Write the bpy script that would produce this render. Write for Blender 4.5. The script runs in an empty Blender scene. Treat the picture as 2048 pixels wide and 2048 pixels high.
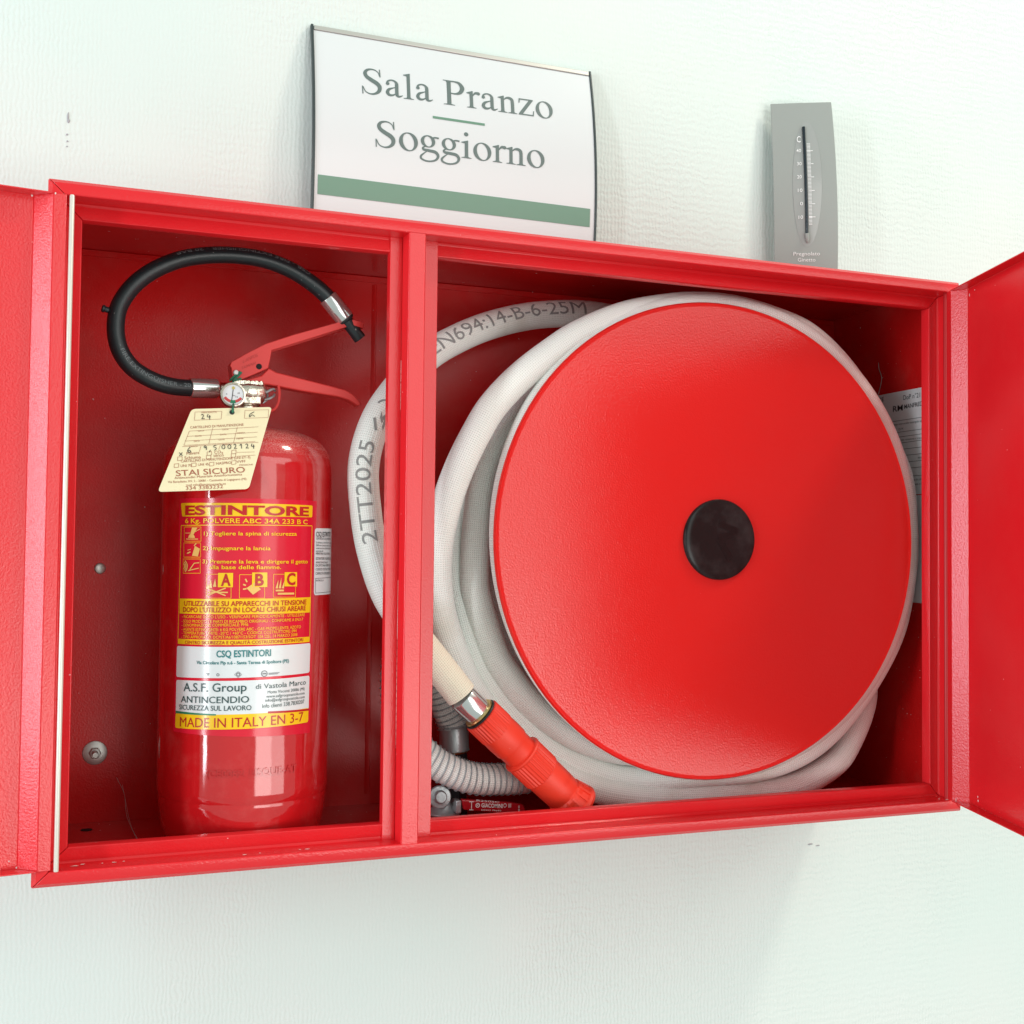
import bpy, bmesh, math, random
from mathutils import Vector, Matrix
random.seed(7)
PI = math.pi
scene = bpy.context.scene
COL = scene.collection

# ------------------------------------------------------------------ camera
CAM_LOC = (0.009977, -1.079193, 0.282618)
CAM_AXES = [(0.9330426, -0.3596119, 0.0105222), (-0.0228312, -0.0299983, 0.9992892), (0.3590406, 0.9326196, 0.0362001)]
CAM_LENS = 41.9571
cam_data = bpy.data.cameras.new('camera')
cam = bpy.data.objects.new('camera', cam_data)
COL.objects.link(cam)
rx, up, fw = [Vector(a) for a in CAM_AXES]
cam.matrix_world = Matrix(((rx.x, up.x, -fw.x, CAM_LOC[0]), (rx.y, up.y, -fw.y, CAM_LOC[1]), (rx.z, up.z, -fw.z, CAM_LOC[2]), (0, 0, 0, 1)))
cam_data.sensor_width = 36
cam_data.sensor_fit = 'HORIZONTAL'
cam_data.lens = CAM_LENS
cam_data.clip_start = 0.01
cam_data.clip_end = 100
scene.camera = cam

# ------------------------------------------------------------------ light: the rest of the room, two windows, a lamp high on the right
world = bpy.data.worlds.new('World')
scene.world = world
world.use_nodes = True
bg = world.node_tree.nodes['Background']
bg.inputs['Color'].default_value = (0.86, 1.0, 0.95, 1)
bg.inputs['Strength'].default_value = 0.56

def area(name, loc, target, sx, sy, radiance, color):
    l = bpy.data.lights.new(name, 'AREA')
    l.shape = 'RECTANGLE'
    l.size, l.size_y = sx, sy
    l.energy = radiance * PI * sx * sy
    l.color = color
    o = bpy.data.objects.new(name, l)
    COL.objects.link(o)
    o.location = loc
    o.rotation_euler = (Vector(target) - Vector(loc)).to_track_quat('-Z', 'Y').to_euler()
    return o
area('side_window_light', (-2.2, -1.30, 0.55), (0, -1.30, 0.55), 0.26, 2.1, 20.0, (0.88, 0.95, 1.0))
area('side_window_light', (-2.2, -0.46, 0.40), (0, -0.46, 0.40), 0.44, 1.5, 12.0, (0.93, 0.88, 1.0))
area('room_window_light', (1.28, -3.1, 0.58), (1.28, 0, 0.58), 1.34, 2.9, 2.2, (1.0, 0.985, 0.95))
area('bright_wall_light', (3.0, -3.1, 1.75), (2.2, 0, 0.8), 1.9, 0.9, 2.2, (1.0, 0.985, 0.95))
area('ceiling_lamp_light', (2.1, -0.95, 2.7), (0.5, 0.1, 0.3), 0.42, 0.42, 54, (1.0, 0.91, 0.78))
area('floor_bounce_light', (2.8, -5.0, -0.95), (0.6, 0, 0.1), 4.2, 1.3, 3.4, (1.0, 0.97, 0.93))
scene.view_settings.view_transform = 'Standard'
scene.view_settings.look = 'None'
scene.view_settings.exposure = 0.10
scene.view_settings.gamma = 1.0

# ------------------------------------------------------------------ materials
def mat(name, color, rough=0.5, metal=0.0, spec=0.5, coat=0.0, bump=None, dirt=None, sss=None):
    """bump = (kind, scale, distance); dirt = (scale, amount, colour)"""
    m = bpy.data.materials.new(name)
    m.use_nodes = True
    nt = m.node_tree
    b = nt.nodes['Principled BSDF']
    b.inputs['Base Color'].default_value = (*color, 1)
    b.inputs['Roughness'].default_value = rough
    b.inputs['Metallic'].default_value = metal
    b.inputs['Specular IOR Level'].default_value = spec
    b.inputs['Coat Weight'].default_value = coat
    b.inputs['Coat Roughness'].default_value = 0.06
    tc = nt.nodes.new('ShaderNodeTexCoord')
    if bump:
        kind, sc, dist = bump
        t = nt.nodes.new('ShaderNodeTexNoise')
        t.inputs['Scale'].default_value = sc
        t.inputs['Detail'].default_value = 2.0
        nt.links.new(tc.outputs['Object'], t.inputs['Vector'])
        bp = nt.nodes.new('ShaderNodeBump')
        bp.inputs['Strength'].default_value = 1.0
        bp.inputs['Distance'].default_value = dist
        nt.links.new(t.outputs['Fac'], bp.inputs['Height'])
        nt.links.new(bp.outputs['Normal'], b.inputs['Normal'])
        if kind == 'coat':
            nt.links.new(bp.outputs['Normal'], b.inputs['Coat Normal'])
    if dirt:
        sc, amount, dcol = dirt
        t = nt.nodes.new('ShaderNodeTexNoise')
        t.inputs['Scale'].default_value = sc
        t.inputs['Detail'].default_value = 6.0
        t.inputs['Roughness'].default_value = 0.65
        nt.links.new(tc.outputs['Object'], t.inputs['Vector'])
        r = nt.nodes.new('ShaderNodeMapRange')
        r.inputs['From Min'].default_value = 0.48
        r.inputs['From Max'].default_value = 0.8
        r.inputs['To Max'].default_value = amount
        nt.links.new(t.outputs['Fac'], r.inputs['Value'])
        mx = nt.nodes.new('ShaderNodeMix')
        mx.data_type = 'RGBA'
        mx.inputs[6].default_value = (*color, 1)
        mx.inputs[7].default_value = (*dcol, 1)
        nt.links.new(r.outputs['Result'], mx.inputs[0])
        nt.links.new(mx.outputs[2], b.inputs['Base Color'])
    return m

RED = (0.70, 0.0145, 0.021)
M_red = mat('red_powder_coat', RED, 0.22, bump=('b', 520, 0.00020), dirt=(6, 0.16, (0.62, 0.10, 0.08)))
M_disc = mat('red_reel_paint', (0.74, 0.015, 0.012), 0.17, bump=('b', 560, 0.00022), dirt=(4, 0.08, (0.6, 0.06, 0.05)))
M_inner_shade = mat('red_paint_inner_shade', (0.58, 0.009, 0.009), 0.25, spec=0.25, bump=('b', 520, 0.0002), dirt=(9, 0.25, (0.5, 0.14, 0.11)))  # same cabinet red, darkened so the interior's shade sits in the colour
M_cyl = mat('glossy_red_cylinder', (0.52, 0.009, 0.012), 0.08, coat=0.6, bump=('b', 30, 0.0004), dirt=(40, 0.10, (0.7, 0.35, 0.3)))
M_lever = mat('matt_red_lever', (0.72, 0.045, 0.04), 0.5, bump=('b', 900, 0.0001))
M_plastic = mat('orange_red_plastic', (0.82, 0.045, 0.02), 0.46, bump=('b', 1200, 0.00012), dirt=(30, 0.15, (0.6, 0.09, 0.05)))
M_black = mat('black_rubber', (0.009, 0.016, 0.019), 0.38, bump=('b', 700, 0.0001), dirt=(20, 0.25, (0.06, 0.07, 0.07)))
M_blackpl = mat('black_plastic', (0.016, 0.016, 0.017), 0.30)
M_chrome = mat('polished_steel', (0.70, 0.71, 0.70), 0.18, metal=0.85)
M_steel = mat('dull_steel', (0.42, 0.43, 0.44), 0.36, metal=0.6, bump=('b', 300, 0.0003))
M_zinc = mat('worn_zinc', (0.50, 0.49, 0.46), 0.42, metal=0.8, dirt=(60, 0.6, (0.25, 0.24, 0.22)))
M_nickel = mat('nickel_brass', (0.66, 0.60, 0.50), 0.27, metal=1.0, bump=('b', 160, 0.0008))
M_brass = mat('brass_ring', (0.70, 0.50, 0.20), 0.3, metal=1.0)
M_hingered = mat('painted_hinge_pin', (0.45, 0.01, 0.014), 0.4)
M_hingepin = mat('bare_hinge_pin', (0.74, 0.70, 0.62), 0.38, metal=0.35)
M_white = mat('white_paint', (0.80, 0.81, 0.80), 0.4)
M_chip = mat('bare_paint_chip', (0.78, 0.66, 0.64), 0.6)
M_label_red = mat('red_label_film', (0.68, 0.013, 0.035), 0.16)
M_yellow = mat('yellow_print', (0.90, 0.56, 0.012), 0.18)
M_labwhite = mat('white_label_film', (0.74, 0.77, 0.78), 0.18)
M_redprint = mat('dark_red_print', (0.50, 0.016, 0.016), 0.25)
M_teal = mat('teal_print', (0.025, 0.20, 0.21), 0.3)
M_darkprint = mat('dark_green_print', (0.03, 0.075, 0.075), 0.3)
M_green = mat('green_print', (0.01, 0.20, 0.09), 0.3)
M_grey = mat('grey_print', (0.22, 0.22, 0.24), 0.4)
M_ink = mat('black_ink', (0.02, 0.02, 0.025), 0.5)
M_fade = mat('faded_black_print', (0.27, 0.27, 0.265), 0.7, dirt=(160, 0.8, (0.42, 0.42, 0.40)))
M_hoseprint = mat('pale_grey_print', (0.16, 0.19, 0.20), 0.6)
M_card = mat('cream_card', (0.80, 0.72, 0.47), 0.55, dirt=(14, 0.2, (0.72, 0.60, 0.36)))
M_brown = mat('brown_print', (0.36, 0.11, 0.06), 0.6)
M_string = mat('green_string', (0.03, 0.19, 0.11), 0.7)
M_stick = mat('worn_silver_sticker', (0.74, 0.75, 0.76), 0.38, dirt=(30, 0.5, (0.55, 0.56, 0.57)))
M_signwhite = mat('white_sign_sheet', (0.70, 0.735, 0.74), 0.22, dirt=(7, 0.12, (0.70, 0.72, 0.72)))
M_signgrey = mat('grey_sign_letter', (0.125, 0.17, 0.16), 0.35)
M_signgreen = mat('sage_green_print', (0.14, 0.28, 0.195), 0.3)
M_alu = mat('anodised_aluminium', (0.55, 0.55, 0.51), 0.4, metal=0.55)
M_trim = mat('dark_green_grey_trim', (0.035, 0.05, 0.05), 0.35)
M_thermo = mat('grey_thermometer_plate', (0.30, 0.325, 0.305), 0.42, dirt=(20, 0.12, (0.38, 0.40, 0.38)))
M_lens = mat('grey_glossy_lens', (0.325, 0.345, 0.33), 0.14)
M_navy = mat('dark_thermometer_tube', (0.008, 0.016, 0.024), 0.2)
M_dial = mat('white_dial', (0.78, 0.80, 0.82), 0.25)
M_gold = mat('yellow_dial_dot', (0.55, 0.45, 0.12), 0.4)
M_darkred = mat('dark_red_handle', (0.36, 0.006, 0.012), 0.22)
M_thread = mat('pale_cobweb_thread', (0.45, 0.33, 0.32), 0.8)
M_scuff = mat('dark_scuff', (0.38, 0.38, 0.40), 0.9)
M_dark = mat('dark_hole', (0.01, 0.004, 0.004), 0.8)

def add_specks(m, scale, thr, col):
    nt = m.node_tree
    b = nt.nodes['Principled BSDF']
    src = b.inputs['Base Color'].links[0].from_socket
    tc = nt.nodes.new('ShaderNodeTexCoord')
    n = nt.nodes.new('ShaderNodeTexNoise')
    n.inputs['Scale'].default_value = scale
    n.inputs['Detail'].default_value = 1
    nt.links.new(tc.outputs['Object'], n.inputs['Vector'])
    mr = nt.nodes.new('ShaderNodeMapRange')
    mr.inputs['From Min'].default_value = thr
    mr.inputs['From Max'].default_value = thr + 0.03
    nt.links.new(n.outputs['Fac'], mr.inputs['Value'])
    mx = nt.nodes.new('ShaderNodeMix'); mx.data_type = 'RGBA'
    nt.links.new(mr.outputs['Result'], mx.inputs[0]); nt.links.new(src, mx.inputs[6])
    mx.inputs[7].default_value = (*col, 1)
    nt.links.new(mx.outputs[2], b.inputs['Base Color'])
add_specks(M_red, 260, 0.82, (0.80, 0.45, 0.45))
add_specks(M_disc, 300, 0.83, (0.80, 0.40, 0.38))
add_specks(M_inner_shade, 260, 0.775, (0.62, 0.34, 0.33))
add_specks(M_black, 300, 0.77, (0.3, 0.3, 0.3))
add_specks(M_plastic, 300, 0.79, (0.75, 0.35, 0.3))

def add_dust(m):
    nt = m.node_tree
    b = nt.nodes['Principled BSDF']
    src = b.inputs['Base Color'].links[0].from_socket
    g = nt.nodes.new('ShaderNodeNewGeometry')
    sp = nt.nodes.new('ShaderNodeSeparateXYZ')
    nt.links.new(g.outputs['True Normal'], sp.inputs[0])
    mr = nt.nodes.new('ShaderNodeMapRange')
    mr.inputs['From Min'].default_value = 0.12
    mr.inputs['From Max'].default_value = 0.9
    nt.links.new(sp.outputs[2], mr.inputs['Value'])
    tc = nt.nodes.new('ShaderNodeTexCoord')
    n = nt.nodes.new('ShaderNodeTexNoise')
    n.inputs['Scale'].default_value = 1300
    n.inputs['Detail'].default_value = 3
    nt.links.new(tc.outputs['Object'], n.inputs['Vector'])
    m2 = nt.nodes.new('ShaderNodeMapRange')
    m2.inputs['From Min'].default_value = 0.42
    m2.inputs['From Max'].default_value = 0.62
    nt.links.new(n.outputs['Fac'], m2.inputs['Value'])
    mu = nt.nodes.new('ShaderNodeMath'); mu.operation = 'MULTIPLY'
    nt.links.new(mr.outputs['Result'], mu.inputs[0]); nt.links.new(m2.outputs['Result'], mu.inputs[1])
    mx = nt.nodes.new('ShaderNodeMix'); mx.data_type = 'RGBA'
    nt.links.new(mu.outputs[0], mx.inputs[0]); nt.links.new(src, mx.inputs[6])
    mx.inputs[7].default_value = (0.66, 0.33, 0.30, 1)
    nt.links.new(mx.outputs[2], b.inputs['Base Color'])
    rg = nt.nodes.new('ShaderNodeMapRange')
    rg.inputs['To Min'].default_value = b.inputs['Roughness'].default_value
    rg.inputs['To Max'].default_value = 0.7
    nt.links.new(mu.outputs[0], rg.inputs['Value'])
    nt.links.new(rg.outputs['Result'], b.inputs['Roughness'])
add_dust(M_cyl)

def weave_mat(name, color, dark, pitch, depth, dirtcol):
    m = mat(name, color, 0.75)
    nt = m.node_tree
    b = nt.nodes['Principled BSDF']
    b.inputs['Specular IOR Level'].default_value = 0.25
    b.inputs['Sheen Weight'].default_value = 0.15
    uv = nt.nodes.new('ShaderNodeTexCoord')
    sep = nt.nodes.new('ShaderNodeSeparateXYZ')
    nt.links.new(uv.outputs['UV'], sep.inputs[0])
    def math_(op, a, bb):
        n = nt.nodes.new('ShaderNodeMath')
        n.operation = op
        for i, x in enumerate((a, bb)):
            if x is None: continue
            if isinstance(x, (int, float)): n.inputs[i].default_value = x
            else: nt.links.new(x, n.inputs[i])
        return n.outputs[0]
    k = 2 * PI / pitch
    a = math_('ADD', sep.outputs[0], sep.outputs[1])
    c = math_('SUBTRACT', sep.outputs[0], sep.outputs[1])
    s1 = math_('SINE', math_('MULTIPLY', a, k), None)
    s2 = math_('SINE', math_('MULTIPLY', c, k), None)
    p = math_('MULTIPLY', s1, s2)
    h = math_('ADD', math_('MULTIPLY', p, 0.5), 0.5)
    bp = nt.nodes.new('ShaderNodeBump')
    bp.inputs['Distance'].default_value = depth
    nt.links.new(h, bp.inputs['Height'])
    nt.links.new(bp.outputs['Normal'], b.inputs['Normal'])
    pit = nt.nodes.new('ShaderNodeMapRange')
    pit.inputs['From Min'].default_value = 0.0
    pit.inputs['From Max'].default_value = 0.35
    pit.inputs['To Min'].default_value = 1.0
    pit.inputs['To Max'].default_value = 0.0
    nt.links.new(h, pit.inputs['Value'])
    mx = nt.nodes.new('ShaderNodeMix')
    mx.data_type = 'RGBA'
    mx.inputs[6].default_value = (*color, 1)
    mx.inputs[7].default_value = (*dark, 1)
    nt.links.new(pit.outputs['Result'], mx.inputs[0])
    tn = nt.nodes.new('ShaderNodeTexNoise')
    tn.inputs['Scale'].default_value = 13
    tn.inputs['Detail'].default_value = 6
    nt.links.new(uv.outputs['Object'], tn.inputs['Vector'])
    mr = nt.nodes.new('ShaderNodeMapRange')
    mr.inputs['From Min'].default_value = 0.60
    mr.inputs['From Max'].default_value = 0.80
    mr.inputs['To Max'].default_value = 0.6
    nt.links.new(tn.outputs['Fac'], mr.inputs['Value'])
    m2 = nt.nodes.new('ShaderNodeMix')
    m2.data_type = 'RGBA'
    nt.links.new(mr.outputs['Result'], m2.inputs[0])
    nt.links.new(mx.outputs[2], m2.inputs[6])
    m2.inputs[7].default_value = (*dirtcol, 1)
    nt.links.new(m2.outputs[2], b.inputs['Base Color'])
    return m
M_hose = weave_mat('white_woven_hose', (0.90, 0.91, 0.87), (0.56, 0.57, 0.53), 0.0046, 0.0004, (0.62, 0.58, 0.48))
M_hoseold = weave_mat('cream_woven_hose', (0.84, 0.80, 0.65), (0.56, 0.51, 0.38), 0.0046, 0.0004, (0.66, 0.55, 0.38))
M_supply = weave_mat('ribbed_white_hose', (0.82, 0.80, 0.77), (0.42, 0.41, 0.39), 0.0040, 0.0005, (0.5, 0.48, 0.44))

def wall_mat():
    m = mat('embossed_wallpaper', (0.79, 0.83, 0.805), 0.55)
    nt = m.node_tree
    b = nt.nodes['Principled BSDF']
    tc = nt.nodes.new('ShaderNodeTexCoord')
    def mth(op, a, c=None):
        n = nt.nodes.new('ShaderNodeMath')
        n.operation = op
        for k_, v_ in enumerate((a, c)):
            if v_ is None: continue
            if isinstance(v_, (int, float)): n.inputs[k_].default_value = v_
            else: nt.links.new(v_, n.inputs[k_])
        return n.outputs[0]
    wob = nt.nodes.new('ShaderNodeTexNoise')
    wob.inputs['Scale'].default_value = 70
    wob.inputs['Detail'].default_value = 2
    nt.links.new(tc.outputs['Object'], wob.inputs['Vector'])
    sw = nt.nodes.new('ShaderNodeSeparateColor')
    nt.links.new(wob.outputs['Color'], sw.inputs[0])
    sx_ = nt.nodes.new('ShaderNodeSeparateXYZ')
    nt.links.new(tc.outputs['Object'], sx_.inputs[0])
    px = mth('ADD', mth('MULTIPLY', sx_.outputs[0], 2 * PI / 0.0096), mth('MULTIPLY', sw.outputs[0], 5.5))
    pz = mth('ADD', mth('MULTIPLY', sx_.outputs[2], 2 * PI / 0.0190), mth('MULTIPLY', sw.outputs[1], 5.5))
    lat = mth('MULTIPLY', mth('SINE', mth('ADD', px, pz)), mth('SINE', mth('SUBTRACT', px, pz)))
    nz = nt.nodes.new('ShaderNodeTexNoise')
    nz.inputs['Scale'].default_value = 330
    nz.inputs['Detail'].default_value = 2
    nt.links.new(tc.outputs['Object'], nz.inputs['Vector'])
    ad = nt.nodes.new('ShaderNodeMath')
    ad.operation = 'ADD'
    nt.links.new(mth('MULTIPLY', lat, 0.5), ad.inputs[0])
    nt.links.new(mth('MULTIPLY', nz.outputs['Fac'], 0.9), ad.inputs[1])
    # the emboss is worn and painted over in places, crisp in others
    big = nt.nodes.new('ShaderNodeTexNoise')
    big.inputs['Scale'].default_value = 3.2
    big.inputs['Detail'].default_value = 3
    nt.links.new(tc.outputs['Object'], big.inputs['Vector'])
    mr = nt.nodes.new('ShaderNodeMapRange')
    mr.inputs['From Min'].default_value = 0.40
    mr.inputs['From Max'].default_value = 0.68
    mr.inputs['To Min'].default_value = 0.22
    mr.inputs['To Max'].default_value = 1.0
    nt.links.new(big.outputs['Fac'], mr.inputs['Value'])
    mu = nt.nodes.new('ShaderNodeMath')
    mu.operation = 'MULTIPLY'
    nt.links.new(ad.outputs[0], mu.inputs[0])
    nt.links.new(mr.outputs['Result'], mu.inputs[1])
    bp = nt.nodes.new('ShaderNodeBump')
    bp.inputs['Distance'].default_value = 0.0007
    nt.links.new(mu.outputs[0], bp.inputs['Height'])
    nt.links.new(bp.outputs['Normal'], b.inputs['Normal'])
    t2 = nt.nodes.new('ShaderNodeTexNoise')
    t2.inputs['Scale'].default_value = 1.7
    t2.inputs['Detail'].default_value = 4
    nt.links.new(tc.outputs['Object'], t2.inputs['Vector'])
    rp = nt.nodes.new('ShaderNodeValToRGB')
    rp.color_ramp.elements[0].position = 0.35
    rp.color_ramp.elements[0].color = (0.665, 0.752, 0.715, 1)
    rp.color_ramp.elements[1].position = 0.65
    rp.color_ramp.elements[1].color = (0.735, 0.755, 0.725, 1)
    nt.links.new(t2.outputs['Fac'], rp.inputs['Fac'])
    nt.links.new(rp.outputs['Color'], b.inputs['Base Color'])
    return m
M_wall = wall_mat()

# ------------------------------------------------------------------ building helpers
def empty(name, loc, label, cat, group=None):
    o = bpy.data.objects.new(name, None)
    COL.objects.link(o)
    o.location = loc
    o.empty_display_size = 0.02
    tag(o, label, cat, group)
    return o

def tag(o, label=None, cat=None, group=None, kind=None):
    if label: o['label'] = label
    if cat: o['category'] = cat
    if group: o['group'] = group
    if kind: o['kind'] = kind
    return o

def world_loc(o):
    v = Vector((0, 0, 0))
    while o is not None:
        v += o.location
        o = o.parent
    return v

def obj(name, bm, material, parent=None, bevel=0, sharp=35, seg=2):
    """geometry is written in place; the parent's location is subtracted"""
    if parent is not None:
        off = world_loc(parent)
        bmesh.ops.translate(bm, verts=bm.verts, vec=-off)
    me = bpy.data.meshes.new(name)
    bm.to_mesh(me)
    bm.free()
    for p in me.polygons: p.use_smooth = True
    me.set_sharp_from_angle(angle=math.radians(sharp))
    if isinstance(material, (list, tuple)):
        for x in material: me.materials.append(x)
    else:
        me.materials.append(material)
    o = bpy.data.objects.new(name, me)
    COL.objects.link(o)
    if name in ('lettering', 'printed_form', 'handwriting', 'pictogram', 'seal_print', 'scale_print', 'cast_letter', 'stamped_letter', 'moulded_letter') and material is not M_signgrey: o['kind'] = 'stuff'
    if parent is not None: o.parent = parent
    if bevel:
        md = o.modifiers.new('bevel', 'BEVEL')
        md.width = bevel
        md.segments = seg
        md.limit_method = 'ANGLE'
        md.angle_limit = math.radians(40)
        md.harden_normals = False
    return o

def box(bm, x0, x1, y0, y1, z0, z1):
    vs = [bm.verts.new((x, y, z)) for x in (x0, x1) for y in (y0, y1) for z in (z0, z1)]
    for f in ((0, 1, 3, 2), (4, 6, 7, 5), (0, 4, 5, 1), (2, 3, 7, 6), (0, 2, 6, 4), (1, 5, 7, 3)):
        bm.faces.new([vs[i] for i in f])
    return vs

def prism(bm, loop_a, loop_b):
    a = [bm.verts.new(p) for p in loop_a]
    b = [bm.verts.new(p) for p in loop_b]
    n = len(a)
    bm.faces.new(a)
    bm.faces.new(list(reversed(b)))
    for i in range(n):
        j = (i + 1) % n
        bm.faces.new((a[j], a[i], b[i], b[j]))
    bmesh.ops.recalc_face_normals(bm, faces=bm.faces)

def poly_xz(bm, pts, y0, y1):
    prism(bm, [(x, y0, z) for x, z in pts], [(x, y1, z) for x, z in pts])

def frame_for(axis):
    w = Vector(axis).normalized()
    u = Vector((0, -1, 0))
    u = u - w * u.dot(w)
    if u.length < 1e-3:
        u = Vector((1, 0, 0)) - w * w.x
    u.normalize()
    return u, w.cross(u), w

def lathe(bm, prof, origin, axis, n=48, cap=True):
    """prof: (radius, distance along the axis)"""
    u, v, w = frame_for(axis)
    o = Vector(origin)
    rings = []
    for r, h in prof:
        if r < 1e-7:
            rings.append([bm.verts.new(o + w * h)])
        else:
            rings.append([bm.verts.new(o + w * h + (u * math.cos(2 * PI * i / n) + v * math.sin(2 * PI * i / n)) * r) for i in range(n)])
    for a, b in zip(rings, rings[1:]):
        for i in range(n):
            j = (i + 1) % n
            if len(a) == 1 and len(b) == 1: continue
            if len(a) == 1: bm.faces.new((a[0], b[i], b[j]))
            elif len(b) == 1: bm.faces.new((a[i], a[j], b[0]))
            else: bm.faces.new((a[i], a[j], b[j], b[i]))
    if cap:
        for rg in (rings[0], rings[-1]):
            if len(rg) > 2: bm.faces.new(rg)
    bmesh.ops.recalc_face_normals(bm, faces=bm.faces)

def spline(pts, step):
    """Catmull-Rom through pts, resampled about every step metres"""
    P = [Vector(p) for p in pts]
    P = [P[0] * 2 - P[1]] + P + [P[-1] * 2 - P[-2]]
    dense = []
    for i in range(1, len(P) - 2):
        for k in range(16):
            t = k / 16
            a, b, c, d = P[i - 1], P[i], P[i + 1], P[i + 2]
            dense.append(0.5 * ((2 * b) + (c - a) * t + (2 * a - 5 * b + 4 * c - d) * t * t + (3 * b - a - 3 * c + d) * t ** 3))
    dense.append(P[-2])
    L = [0.0]
    for a, b in zip(dense, dense[1:]): L.append(L[-1] + (b - a).length)
    n = max(2, int(L[-1] / step))
    out, j = [], 0
    for i in range(n + 1):
        s = L[-1] * i / n
        while j < len(L) - 2 and L[j + 1] < s: j += 1
        f = (s - L[j]) / max(1e-9, L[j + 1] - L[j])
        out.append(dense[j].lerp(dense[j + 1], f))
    return out, L[-1]

class Path:
    def __init__(self, pts, step=0.004, closed=False):
        self.p, self.length = spline(pts, step)
        n = len(self.p)
        self.fr = []
        for i in range(n):
            t = (self.p[min(n - 1, i + 1)] - self.p[max(0, i - 1)]).normalized()
            u = Vector((0, -1, 0))
            u = (u - t * u.dot(t))
            if u.length < 1e-4: u = Vector((0, 0, 1))
            u.normalize()
            self.fr.append((t, u, t.cross(u)))
    def at(self, s):
        x = max(0, min(1, s / self.length)) * (len(self.p) - 1)
        i = min(len(self.p) - 2, int(x))
        f = x - i
        fr = [self.fr[i][k].lerp(self.fr[i + 1][k], f).normalized() for k in range(3)]
        return self.p[i].lerp(self.p[i + 1], f), fr
    def nearest(self, q):
        q = Vector(q)
        i = min(range(len(self.p)), key=lambda k: (self.p[k] - q).length)
        return self.length * i / (len(self.p) - 1)

def tube(bm, path, r, n=20, cap=True, s0=0.0):
    uvl = bm.loops.layers.uv.verify()
    m = len(path.p)
    rings = []
    for i in range(m):
        t, u, b = path.fr[i]
        rr = r(i / (m - 1)) if callable(r) else r
        rings.append([bm.verts.new(path.p[i] + (u * math.cos(2 * PI * k / n) + b * math.sin(2 * PI * k / n)) * rr) for k in range(n)])
    R = r(0.5) if callable(r) else r
    circ = 2 * PI * R
    for i in range(m - 1):
        for k in range(n):
            j = (k + 1) % n
            f = bm.faces.new((rings[i][k], rings[i][j], rings[i + 1][j], rings[i + 1][k]))
            ss = (s0 + path.length * i / (m - 1), s0 + path.length * (i + 1) / (m - 1))
            vv = (circ * k / n, circ * (k + 1) / n)
            for lp, uvc in zip(f.loops, ((ss[0], vv[0]), (ss[0], vv[1]), (ss[1], vv[1]), (ss[1], vv[0]))):
                lp[uvl].uv = uvc
    if cap:
        bm.faces.new(rings[0])
        bm.faces.new(rings[-1])
    bmesh.ops.recalc_face_normals(bm, faces=bm.faces)

def simple_tube(bm, pts, r, n=8, step=0.003):
    tube(bm, Path(pts, step), r, n)

# ---- lettering -----------------------------------------------------------------
_cache = {}
def glyphs(text, bold=0.0):
    key = (text, bold)
    if key in _cache: return _cache[key]
    c = bpy.data.curves.new('lettering_source', 'FONT')
    c.body = text
    c.size = 1.0
    c.resolution_u = 3
    c.offset = bold
    c.dimensions = '2D'
    c.fill_mode = 'FRONT'
    o = bpy.data.objects.new('lettering_source', c)
    me = bpy.data.meshes.new_from_object(o)
    vs = [(v.co.x, v.co.y) for v in me.vertices]
    fs = [tuple(p.vertices) for p in me.polygons]
    bpy.data.objects.remove(o)
    bpy.data.curves.remove(c)
    bpy.data.meshes.remove(me)
    _cache[key] = (vs, fs)
    return _cache[key]
CAP = max(y for x, y in glyphs('H')[0])

def sliced(text, bold, n=10):
    key = (text, bold, n)
    if key in _cache: return _cache[key]
    vs, fs = glyphs(text, bold)
    b = bmesh.new()
    bv = [b.verts.new((x, y, 0)) for x, y in vs]
    for f in fs:
        try: b.faces.new([bv[i] for i in f])
        except ValueError: pass
    y0, y1 = min(v[1] for v in vs), max(v[1] for v in vs)
    for i in range(1, n):
        bmesh.ops.bisect_plane(b, geom=b.verts[:] + b.edges[:] + b.faces[:], plane_co=(0, y0 + (y1 - y0) * i / n, 0), plane_no=(0, 1, 0))
    b.verts.index_update()
    _cache[key] = ([(v.co.x, v.co.y) for v in b.verts], [tuple(v.index for v in f.verts) for f in b.faces])
    b.free()
    return _cache[key]

def add_text(bm, spec, fn, bold=0.0, src=None):
    """spec = text, x0, y0, x1, y1, cap height; fn maps (x, y) on the surface to a point"""
    text, x0, y0, x1, y1, cap = spec
    vs, fs = src(text, bold) if src else glyphs(text, bold)
    capref = CAP
    a, b = min(v[0] for v in vs), max(v[0] for v in vs)
    sx = (x1 - x0) / (b - a)
    sy = cap / capref
    slope = (y1 - y0) / (x1 - x0)
    nv = []
    for x, y in vs:
        px = x0 + (x - a) * sx
        nv.append(bm.verts.new(fn(px, y0 + (px - x0) * slope + y * sy)))
    for f in fs:
        try: bm.faces.new([nv[i] for i in f])
        except ValueError: pass

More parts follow.
